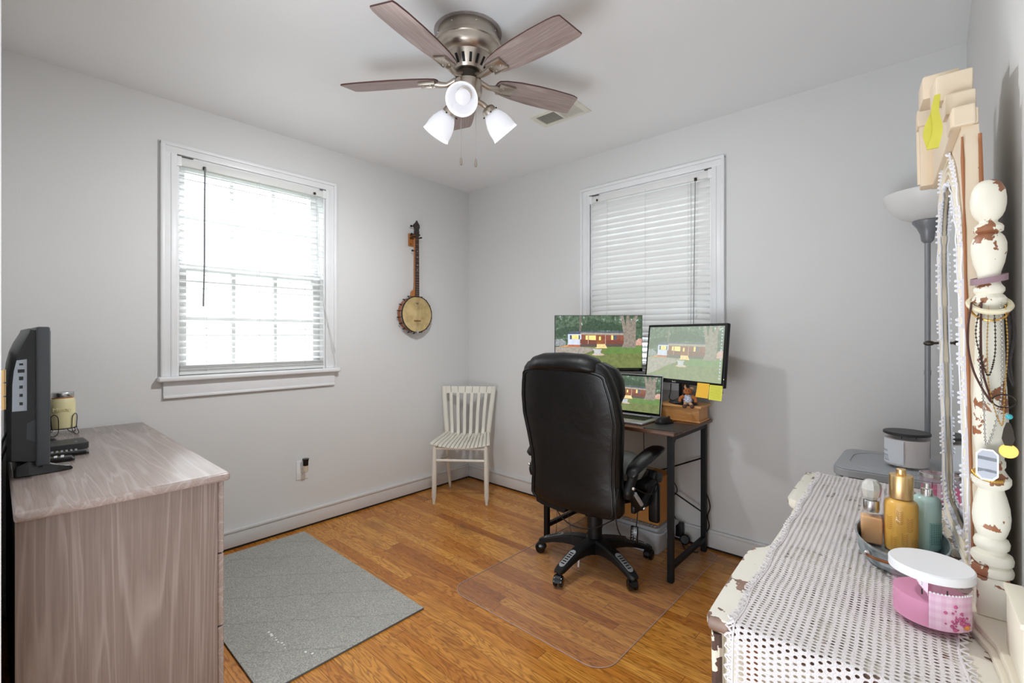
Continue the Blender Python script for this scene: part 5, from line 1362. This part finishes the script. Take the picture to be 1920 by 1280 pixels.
# crest
cr = MB()
cr.prism([(-.222, .80), (-.222, .835), (-.19, .835), (-.185, .875), (-.13, .88), (-.10, .93), (-.03, .94), (-.02, .97), (.10, .97), (.11, .94), (.19, .90), (.222, .87), (.222, .80)], -.018, .012, YZ)
cr.build('crest_board', 'cream_tan', mr, smooth=0, bevel=.003)
cr = MB(); cr.box((-.010, -.12, .905), (.050, .12, .045), rotm(14, 0, 0), .004); cr.box((-.018, .0, .955), (.056, .13, .045), rotm(10, 0, 0), .004)
cr.box((-.004, -.165, .855), (.040, .06, .035), rotm(6, 0, 0), .003); cr.box((-.002, -.19, .815), (.036, .055, .028), None, .003)
cr.build('crest_mouldings', 'cream_tan', mr, smooth=30)
cr = MB(); cr.b2((-.040, .17, .80), (-.016, .215, .955), .004); cr.b2((-.044, .165, .945), (-.012, .222, .985), .004); cr.tube([(-.040, .192, .81), (-.040, .192, .94)], .005, 8); cr.build('fluted_drop', 'cream_tan', mr, smooth=30)
ry = MB()
for k, dy in enumerate((0, .008)):
    P_ = smooth_path([(-.030, -.226 - dy * .4, .862), (-.034, -.228 - dy * .4, .835), (-.044 + dy * 1.6, -.230 - dy * .4, .800), (-.038, -.229 - dy * .4, .768)], 5)
    ry.loft([[p + Vector((-.004 - .004 * i / len(P_), 0, 0)), p + Vector((.004 + .004 * i / len(P_), .001, 0)), p + Vector((.004 + .004 * i / len(P_), .002, 0)), p + Vector((-.004 - .004 * i / len(P_), .001, 0))] for i, p in enumerate(P_)])
ro = ry.build('ribbon', mat('yellow_satin', S(214, 206, 78), .4, var=.12), None); ro.matrix_world = VM @ Matrix.Translation((.346, .535, VT + .024)) @ Matrix.Rotation(R(-1.1), 4, 'Y')
tag(ro, 'yellow satin ribbon hanging from the crest of the vanity mirror', 'ribbon')

# ---- jewellery hung on the near post (world frame, post axis pa(z))
def pa(z):   # world point on the near post's axis at height z
    return VM @ (PT_ @ Vector((0, 0, z - VT - .020)))
def loop(name, lab, cat, pts_, r_, m_, n=6, closed=False, grp='jewellery on the mirror post'):
    mb = MB(); mb.tube(smooth_path(pts_, 6) if not closed else pts_, r_, n, closed=closed); return tag(mb.build(name, m_), lab, cat, grp)
M['mauve'] = mat('mauve_leather', S(150, 122, 130), .5); M['brownc'] = mat('brown_cord', S(72, 40, 34), .6); M['blackc'] = mat('dark_cord', S(46, 40, 40), .6)
def ring(zc, rx, tilt, wob=0, n=40, tx=0, dx=0, dy=0):
    c = pa(zc); return [(c.x + dx + rx * math.cos(a), c.y + dy + rx * math.sin(a), c.z + math.tan(R(tilt)) * rx * math.sin(a) + math.tan(R(tx)) * rx * math.cos(a)) for a in [2 * PI * q / n for q in range(n)]]
mb = MB(); rg = ring(1.302, .0205, 8, tx=10)
mb.loft([[Vector(p) + Vector((0, 0, -.005)) for p in rg], [Vector(p) + Vector((0, 0, .005)) for p in rg], [Vector(p) * 1 + Vector(((p[0] - pa(1.302).x) * .06, (p[1] - pa(1.302).y) * .06, .005)) for p in rg], [Vector(p) + Vector(((p[0] - pa(1.302).x) * .06, (p[1] - pa(1.302).y) * .06, -.005)) for p in rg], [Vector(p) + Vector((0, 0, -.005)) for p in rg]], True, False)
tag(mb.build('leather_bracelet', 'mauve'), 'narrow mauve leather bracelet round the neck of the near mirror post', 'bracelet', 'jewellery on the mirror post')
loop('bangle', 'thick cream bangle hung on the near mirror post', 'bracelet', ring(1.262, .0235, 30, tx=-6, dy=-.004), .0042, mat('ivory_bangle', S(232, 222, 190), .3), 8, True)
loop('bangle', 'thin gold bangle leaning on the near mirror post', 'bracelet', ring(1.255, .0215, 42, tx=-4, dy=-.004), .0016, 'gold2', 8, True)
def hang(dx0, dx1, zt, zb, y=-.026, sag=.0, xb=0.0):
    c = pa(zt); b = pa(zb)
    return [(c.x + dx0, c.y + y * .8, zt), (c.x + dx0 * 1.15 - .002, c.y + y - .004, zt - (zt - zb) * .35), (c.x + dx0 * .9, c.y + y - .005, zt - (zt - zb) * .7), (b.x + xb, b.y + y - .006, zb), (c.x + dx1 * .9, c.y + y - .005, zt - (zt - zb) * .7), (c.x + dx1 * 1.1, c.y + y - .004, zt - (zt - zb) * .35), (c.x + dx1, c.y + y * .8, zt)]
loop('cord_necklace', 'dark brown leather cord necklace looping down the near mirror post', 'necklace', hang(-.021, -.010, 1.265, 1.108, xb=.0), .0016, 'brownc')
loop('cord_necklace', 'black cord necklace on the wall side of the near mirror post', 'necklace', hang(.020, .024, 1.255, 1.135, y=-.012, xb=.024), .0018, 'blackc')
def chain(name, lab, pts_, r_, m_):
    mb = MB(); P_ = smooth_path(pts_, 12); acc = 0; prev = P_[0]; mb.tube(P_, r_ * .35, 4)
    for p in P_[1:]:
        acc += (p - prev).length
        if acc > r_ * 2.3: mb.sphere(p, r_, 6); acc = 0
        prev = p
    return tag(mb.build(name, m_), lab, 'necklace', 'jewellery on the mirror post')
chain('chain_necklace', 'long silver chain necklace hanging down the near mirror post', hang(-.009, .011, 1.262, 1.042, xb=-.006), .0017, 'silver')
chain('chain_necklace', 'fine gold chain necklace with a charm on the near mirror post', hang(-.002, .016, 1.258, 1.075, y=-.029, xb=.010), .0012, 'gold2')
chain('chain_necklace', 'dark ball-chain necklace on the near mirror post', hang(-.013, .004, 1.25, 1.15, y=-.030, xb=-.004), .0014, 'darkmetal')
c = pa(1.115); loop('split_ring', 'dark metal ring hanging between the cord necklaces', 'ring', [(c.x + .013 + .013 * math.cos(a), c.y - .034, 1.112 + .010 * math.sin(a)) for a in [2 * PI * q / 28 for q in range(28)]], .0012, 'darkmetal', 6, True)
mb = MB(); mb.sphere((c.x + .018, c.y - .036, 1.089), .0042, 10); tq = mb.build('turquoise_bead', mat('turquoise', S(64, 176, 186), .3)); tag(tq, 'turquoise bead charm below the dark metal ring', 'charm', 'jewellery on the mirror post')
mb = MB(); mb.loft([[(c.x + .017 + a * w_, c.y - .036 + b * .001, z) for a, b in ((-1, -1), (1, -1), (1, 1), (-1, 1))] for z, w_ in ((1.080, .002), (1.070, .005), (1.055, .007), (1.045, .004))]); tag(mb.build('feather_charm', 'darkmetal'), 'dark pewter feather charm under the turquoise bead', 'charm', 'jewellery on the mirror post')
c = pa(1.02); poly8 = [(-.0125, -.017), (-.0065, -.024), (.0065, -.024), (.0125, -.017), (.0125, .017), (.0065, .024), (-.0065, .024), (-.0125, .017)]
tg = thing('photo_pendant', 'large silver eight-sided photo pendant hanging on the near mirror post', 'pendant', (c.x - .006, c.y - .034, 1.012), -6, 'jewellery on the mirror post')
mb = MB(); mb.prism(poly8, -.0015, .0015); mb.build('plate', 'silver', tg, smooth=0)
mb = MB(); mb.prism([(x * .86, z * .9) for x, z in poly8], -.0019, -.0015); mb.build('picture_face', mat('pale_photo', S(186, 190, 200), .4, var=.03), tg, smooth=0)
mb = MB(); mb.prism([(-.0105, .008), (.0105, .006), (.0105, .011), (-.0105, .013)], -.0022, -.0019); mb.prism([(-.0105, -.012), (-.004, -.010), (.0105, -.012), (.0105, -.008), (.004, -.007), (-.0105, -.006)], -.0022, -.0019); mb.build('picture_tones', mat('photo_grey', S(126, 130, 138), .5, var=.2, nscale=90), tg, smooth=0)
mb = MB(); mb.lathe([(.0105, -.0008), (.011, 0), (.0105, .0008)], (c.x + .017, c.y - .032, 1.036), n=24, m=rotm(90, 0, -8)); tag(mb.build('medallion', 'gold2'), 'round gold medallion behind the silver pendant', 'pendant', 'jewellery on the mirror post')
rg = ring(.992, .0170, 18, tx=-10, dx=-.003, dy=-.012)
mb = MB(); mb.tube(rg, .0012, 6, closed=True)
for i in range(20, 36): mb.sphere(rg[i], .0034, 8, 1.2, 1, .9)
tag(mb.build('chain_bracelet', 'gold2'), 'twisted gold bracelet round the lower waist of the near mirror post', 'bracelet', 'jewellery on the mirror post')

# ---- crochet runner
rn_v0, rn_v1 = .046, .318
mb = MB(); NV = 46; prof_u = []
s_ = 0
us = [1.052 - 1.046 * i / 90 for i in range(91)]
path = [(u, VT + .0026, 1.052 - u) for u in us]
Lf = path[-1][2]
for i in range(1, 7):
    a = PI / 2 * i / 6; path.append((.006 - .0105 * math.sin(a), VT + .0026 - .0105 * (1 - math.cos(a)), Lf + .0105 * a))
nb = len(path)
for i in range(1, 17): path.append((-.0055 - .0, VT - .008 - .0105 * i, Lf + .0165 + .0105 * i))
rows = []
uvd = {}
uvl = mb.bm.loops.layers.uv.new('UVMap')
def drop(v):
    t_ = (v - rn_v0) / (rn_v1 - rn_v0); return .38 + .62 * math.sin(PI * min(1, max(0, t_ * .8 + .12))) ** .9
for i, (u, z, s) in enumerate(path):
    row = []
    for j in range(NV + 1):
        t_ = j / NV; v = rn_v0 + (rn_v1 - rn_v0) * t_ + .0025 * math.sin(u * 34)
        uu, zz_, ss = u, z, s
        if i >= nb:
            k = drop(v); zz_ = VT - .008 - (VT - .008 - z) * k; uu = u - .006 * abs(math.sin(v * 46)) * (i - nb) / 16 - .003
            ss = Lf + .0165 + (s - Lf - .0165) * k
        else: zz_ += .0012 * math.sin(u * 60 + v * 20) * math.sin(v * 55) + .0008
        vv = mb.bm.verts.new((v, uu, zz_)); uvd[vv] = (ss, v); row.append(vv)
    rows.append(row)
for a, b in zip(rows, rows[1:]):
    for j in range(NV):
        f = mb.bm.faces.new([a[j], a[j + 1], b[j + 1], b[j]])
        for lp_ in f.loops: lp_[uvl].uv = uvd[lp_.vert]
edgeL = [r[0].co.copy() for r in rows]; edgeR = [r[-1].co.copy() for r in rows]; edgeN = [v.co.copy() for v in rows[-1]]
rn = thing('lace_runner', 'white crochet lace runner draped along the vanity top and over its near end', 'table runner', tuple(VO), VR)
mb.build('lace_cloth', 'lace', rn, smooth=80)
def picot(line, outv, amp, step, r_):
    P_ = []; tot = 0; prev = line[0]
    for p in line[1:]:
        d = (p - prev).length; k = max(1, int(d / (step / 6)))
        for j in range(k):
            q = prev.lerp(p, j / k); tot += d / k; ph = tot / step * 2 * PI
            P_.append(q + outv * (amp * (.5 - .5 * math.cos(ph)) + .001) + Vector((0, 0, .0012 * math.sin(ph * 1.7) + .001)))
        prev = p
    return P_
mb = MB(); mb.tube(picot(edgeL, Vector((-1, 0, 0)), .011, .016, .001), .0017, 5); mb.tube(picot(edgeL, Vector((-1, 0, 0)), .006, .0085, .001), .0014, 5); mb.tube(edgeL, .0018, 5); mb.build('scalloped_edge', 'lace_thread', rn)
mb = MB(); mb.tube(picot(edgeR, Vector((1, 0, 0)), .010, .018, .001), .0016, 5); mb.tube(edgeR, .0018, 5); mb.build('scalloped_edge', 'lace_thread', rn)
mb = MB(); mb.tube(picot(edgeN, Vector((0, 0, -1)), .012, .020, .001), .0018, 5); mb.tube(picot(edgeN, Vector((0, 0, -1)), .006, .010, .001), .0015, 5); mb.tube(edgeN, .002, 5); mb.build('scalloped_edge', 'lace_thread', rn)

# ---- tray with scent bottles
TZ = VT + .0065
c = vp(.250, .470, TZ)
tr = thing('metal_tray', 'oval galvanised metal tray with a copper handle holding bottles on the vanity', 'tray', tuple(c), VR)
def oval(r, z, n=48, k=1.75): return [(r * math.cos(2 * PI * q / n), r * k * math.sin(2 * PI * q / n), z) for q in range(n)]
mb = MB(); mb.loft([oval(r, z) for r, z in ((.068, .003), (.068, .0), (.071, .004), (.073, .012), (.072, .016), (.0755, .034), (.0775, .036), (.0775, .039), (.0745, .039), (.0700, .016), (.068, .003))], True, False)
mb.loft([oval(.068, 0), oval(.068, .0025)]); mb.build('pan', 'galv', tr)
hd = MB(); hd.tube(smooth_path([(-.050, -.108, .024), (-.050, -.122, .026), (-.030, -.140, .028), (.010, -.146, .029), (.040, -.138, .028), (.052, -.122, .026), (.050, -.108, .024)], 6), .0028, 8); hd.build('handle', mat('copper_handle', S(150, 96, 62), .3, .9), tr)
for sx in (-1, 1):
    mb = MB(); mb.sphere((sx * .051, -.109, .024), .0075, 12); mb.build('rivet', 'steel', tr)
M['amber'] = mat('amber_scent', S(244, 190, 134), .25, var=.05, coat=.2); M['orange'] = mat('orange_mist', S(255, 196, 90), .3, var=.04, coat=.15); M['aqua'] = mat('aqua_mist', S(206, 240, 232), .3, var=.02, coat=.15); M['pinkmist'] = mat('pink_mist', S(226, 150, 178), .15, var=.02, coat=.6)
def mist(lab, v, u, liq, r_, h, cap, grp='scent bottles in the tray'):
    c = vp(v, u, TZ + .0032); t = thing('body_mist_bottle', lab, 'scent bottle', tuple(c), 0, grp)
    mb = MB(); mb.lathe([(r_ * .86, 0), (r_ * .96, .002), (r_, .008), (r_, h - .012), (r_ * .93, h - .005), (r_ * .7, h)], n=36); mb.build('filled_body', liq, t)
    mb = MB(); rg = [[(q_ * math.cos(2 * PI * q / 36), q_ * math.sin(2 * PI * q / 36), z) for q in range(36)] for q_, z in ((r_ + .0015, .001), (r_ + .0015, h - .010), (r_ * .95 + .001, h - .001), (r_ * .72, h + .003))]
    mb.loft(rg, True, False); mb.build('clear_shell', 'glass', t)
    return t, h
t, h = mist('orange body mist bottle with a gold collar, tallest in front of the tray', .250, .484, 'orange', .0285, .108, 'gold')
mb = MB(); mb.lathe([(.0200, h + .002), (.0205, h + .004), (.0205, h + .048), (.0200, h + .050), (.006, h + .0505)], n=36); mb.build('gold_collar', 'gold', t)
mb = MB(); mb.lathe([(.0075, h + .050), (.0085, h + .051), (.0085, h + .062), (.0075, h + .063), (.001, h + .063)], n=20); mb.build('spray_nozzle', 'gold', t)
mb = MB()
for (a0, z0) in ((-128, .070), (-92, .085), (-60, .072), (-112, .030), (-76, .040), (-45, .030), (-92, .010)):
    for i in range(7):
        for s_ in (-1, 1):
            zz_ = z0 - .024 + i * .0040; a1 = a0 + s_ * 3.5 * 1; P_ = [(.0303 * math.cos(R(a0 + s_ * k * 5.5)), .0303 * math.sin(R(a0 + s_ * k * 5.5)), zz_ + .0022 * k) for k in (0.2, 1, 1.9)]
            mb.tube(P_, .00028, 4)
mb.build('feather_print', mat('brown_print', S(170, 108, 36), .5), t)
def clearcap(t, r_, h, ch):
    mb = MB(); rg = [[(q_ * math.cos(2 * PI * q / 36), q_ * math.sin(2 * PI * q / 36), z) for q in range(36)] for q_, z in ((r_, h), (r_ * .97, h + ch - .003), (r_ * .93, h + ch), (.001, h + ch))]
    mb.loft(rg, True, False); mb.build('clear_cap', 'glass', t)
t, h = mist('aqua body mist bottle with a clear cap, right of the orange bottle', .292, .530, 'aqua', .0235, .112, 'clear')
mb = MB(); mb.lathe([(.010, h), (.010, h + .014), (.006, h + .016), (.006, h + .026), (.001, h + .026)], n=20); mb.build('spray_nozzle', 'silver', t); clearcap(t, .0205, h, .056)
l_ = wrap(t, .0252, -80, -20, .008, .062, mat('aqua_label', S(160, 206, 200), .4), 'label')
mb = MB()
for i in range(12):
    for s_ in range(5):
        a = R(-72 + s_ * 9); mb.box((.0262 * math.cos(a), .0262 * math.sin(a), .058 - i * .0036), (.0004, .0026 + .0008 * ((i * s_) % 2), .0010), Matrix.Rotation(a, 4, 'Z'))
mb.build('label_print', mat('teal_print', S(70, 116, 112), .6), l_, smooth=0)
t, h = mist('pale pink body mist bottle with a clear cap, at the far end of the tray', .258, .560, 'pinkmist', .0205, .108, 'clear')
mb = MB(); mb.lathe([(.010, h), (.010, h + .014), (.006, h + .016), (.006, h + .026), (.001, h + .026)], n=20); mb.build('spray_nozzle', 'silver', t); clearcap(t, .0200, h, .058)
c = vp(.200, .486, TZ + .0032)
t = thing('perfume_bottle', 'square amber perfume bottle with a crystal stopper, leftmost in the tray', 'perfume bottle', tuple(c), 8, 'scent bottles in the tray')
mb = MB(); mb.b2((-.0185, -.0165, .003), (.0185, .0165, .060), .004, 3); mb.build('amber_liquid', 'amber', t)
mb = MB(); mb.loft([[(x * k, y * k, z) for x, y in rrect(.042, .038, .005, 4)] for k, z in ((.9, 0), (1, .004), (1, .066), (.94, .072), (.5, .079))], True, False); mb.build('glass_body', 'glass', t)
mb = MB(); mb.lathe([(.0135, .070), (.0145, .074), (.0145, .092), (.0135, .094), (.001, .0945)], n=28); mb.build('silver_neck', 'silver', t)
mb = MB(); mb.lathe([(.010, .0945), (.0155, .102), (.0185, .118), (.0170, .130), (.010, .137), (.001, .138)], n=9); mb.build('crystal_stopper', mat('crystal', S(214, 212, 204), .08, var=.08, nscale=60, coat=.8), t, smooth=0)
c = vp(.197, .548, TZ + .0032)
t = thing('perfume_bottle', 'clear perfume bottle with a round glass stopper, behind the amber one', 'perfume bottle', tuple(c), 20, 'scent bottles in the tray')
mb = MB(); mb.loft([[(x * k, y * k, z) for x, y in rrect(.036, .026, .005, 4)] for k, z in ((.9, 0), (1, .004), (1, .062), (.9, .067), (.4, .071))], True, True); mb.build('glass_body', 'glass', t)
mb = MB(); mb.b2((-.015, -.010, .003), (.015, .010, .030), .003); mb.build('scent', mat('pale_rose_scent', S(226, 120, 140), .2), t)
mb = MB(); mb.lathe([(.008, .070), (.008, .080), (.004, .082)], n=20); mb.build('silver_neck', 'silver', t)
mb = MB(); mb.sphere((0, 0, .094), .0135, 18, 1, .8, 1); mb.build('glass_stopper', 'glass', t)

# ---- pink candles
c = vp(.2865, .204, VT + .0055)
pc = candle('large pink candle in a clear jar with a white lid, nearest on the vanity', tuple(c), .0500, .080, .046, 'wax_pink', 'lid_white', .0135, 'glass_pink', .003)
M['plaid'] = NT('pink_plaid_label')
def _():
    m = M['plaid']; v = m.coord('Object', (1, 1, 1)); sp = m.n('SeparateXYZ', {0: v})
    sx = m.math('GREATER_THAN', m.math('SINE', m.math('MULTIPLY', sp.outputs[0], 520.0)), .1); sz = m.math('GREATER_THAN', m.math('SINE', m.math('MULTIPLY', sp.outputs[2], 520.0)), .1)
    n = m.noise(v, 60, 3); f = m.math('MULTIPLY', m.math('ADD', sx, sz), .35)
    c_ = m.mix(f, S(240, 206, 226), S(226, 172, 206)); m.set(color=c_, rough=.5); M['plaid'] = m.m
_()
l_ = wrap(pc, .0500, -92, -22, .012, .066, 'plaid', 'label')
mb = MB(); rnd = random.Random(4)
for i in range(34):
    a = R(-50 + rnd.gauss(0, 10)); z = .030 + rnd.gauss(0, .008)
    if not (-88 < math.degrees(a) < -24): continue
    mb.sphere((.0509 * math.cos(a), .0509 * math.sin(a), max(.016, z)), rnd.uniform(.0012, .003), 8, 1, 1, 1)
mb.build('blossom_print', mat('blossom_magenta', S(196, 96, 142), .6, var=.3, nscale=200), l_)
mb = MB(); a = R(-38); mb.sphere((.0510 * math.cos(a), .0510 * math.sin(a), .020), .0042, 12, 1, 1, 1); mb.build('orange_fruit_print', mat('orange_print', S(226, 150, 72), .6), l_)
mb = MB()
for s_ in range(14):
    a = R(-90 + s_ * 5); mb.sphere((.0507 * math.cos(a), .0507 * math.sin(a), .066), .0016, 6)
mb.build('lace_print_edge', 'lid_white', l_)
c = vp(.322, .925, VT + .0055)
fc = candle('deep pink candle in an open jar with a silver rim near the far post', tuple(c), .033, .076, .042, 'wax_pink2', None, .0, 'glass_pink', .0)
mb = MB(); mb.loft([[(q_ * math.cos(2 * PI * q / 40), q_ * math.sin(2 * PI * q / 40), z) for q in range(40)] for q_, z in ((.0325, .070), (.0345, .071), (.0345, .079), (.031, .080), (.031, .071), (.0325, .070))], True, False); mb.build('silver_rim', 'silver', fc)
wrap(fc, .033, -85, -10, .014, .060, 'plaid', 'label')

# text meshes in place of font objects, so every mark is plain geometry
bpy.context.view_layer.update()
dg = bpy.context.evaluated_depsgraph_get()
for o in [o for o in bpy.data.objects if o.type == 'FONT']:
    me = bpy.data.meshes.new_from_object(o.evaluated_get(dg)); n_ = bpy.data.objects.new('tmp', me); COL.objects.link(n_)
    n_.parent = o.parent; n_.matrix_local = o.matrix_local.copy(); nm = o.name; bpy.data.objects.remove(o); n_.name = nm
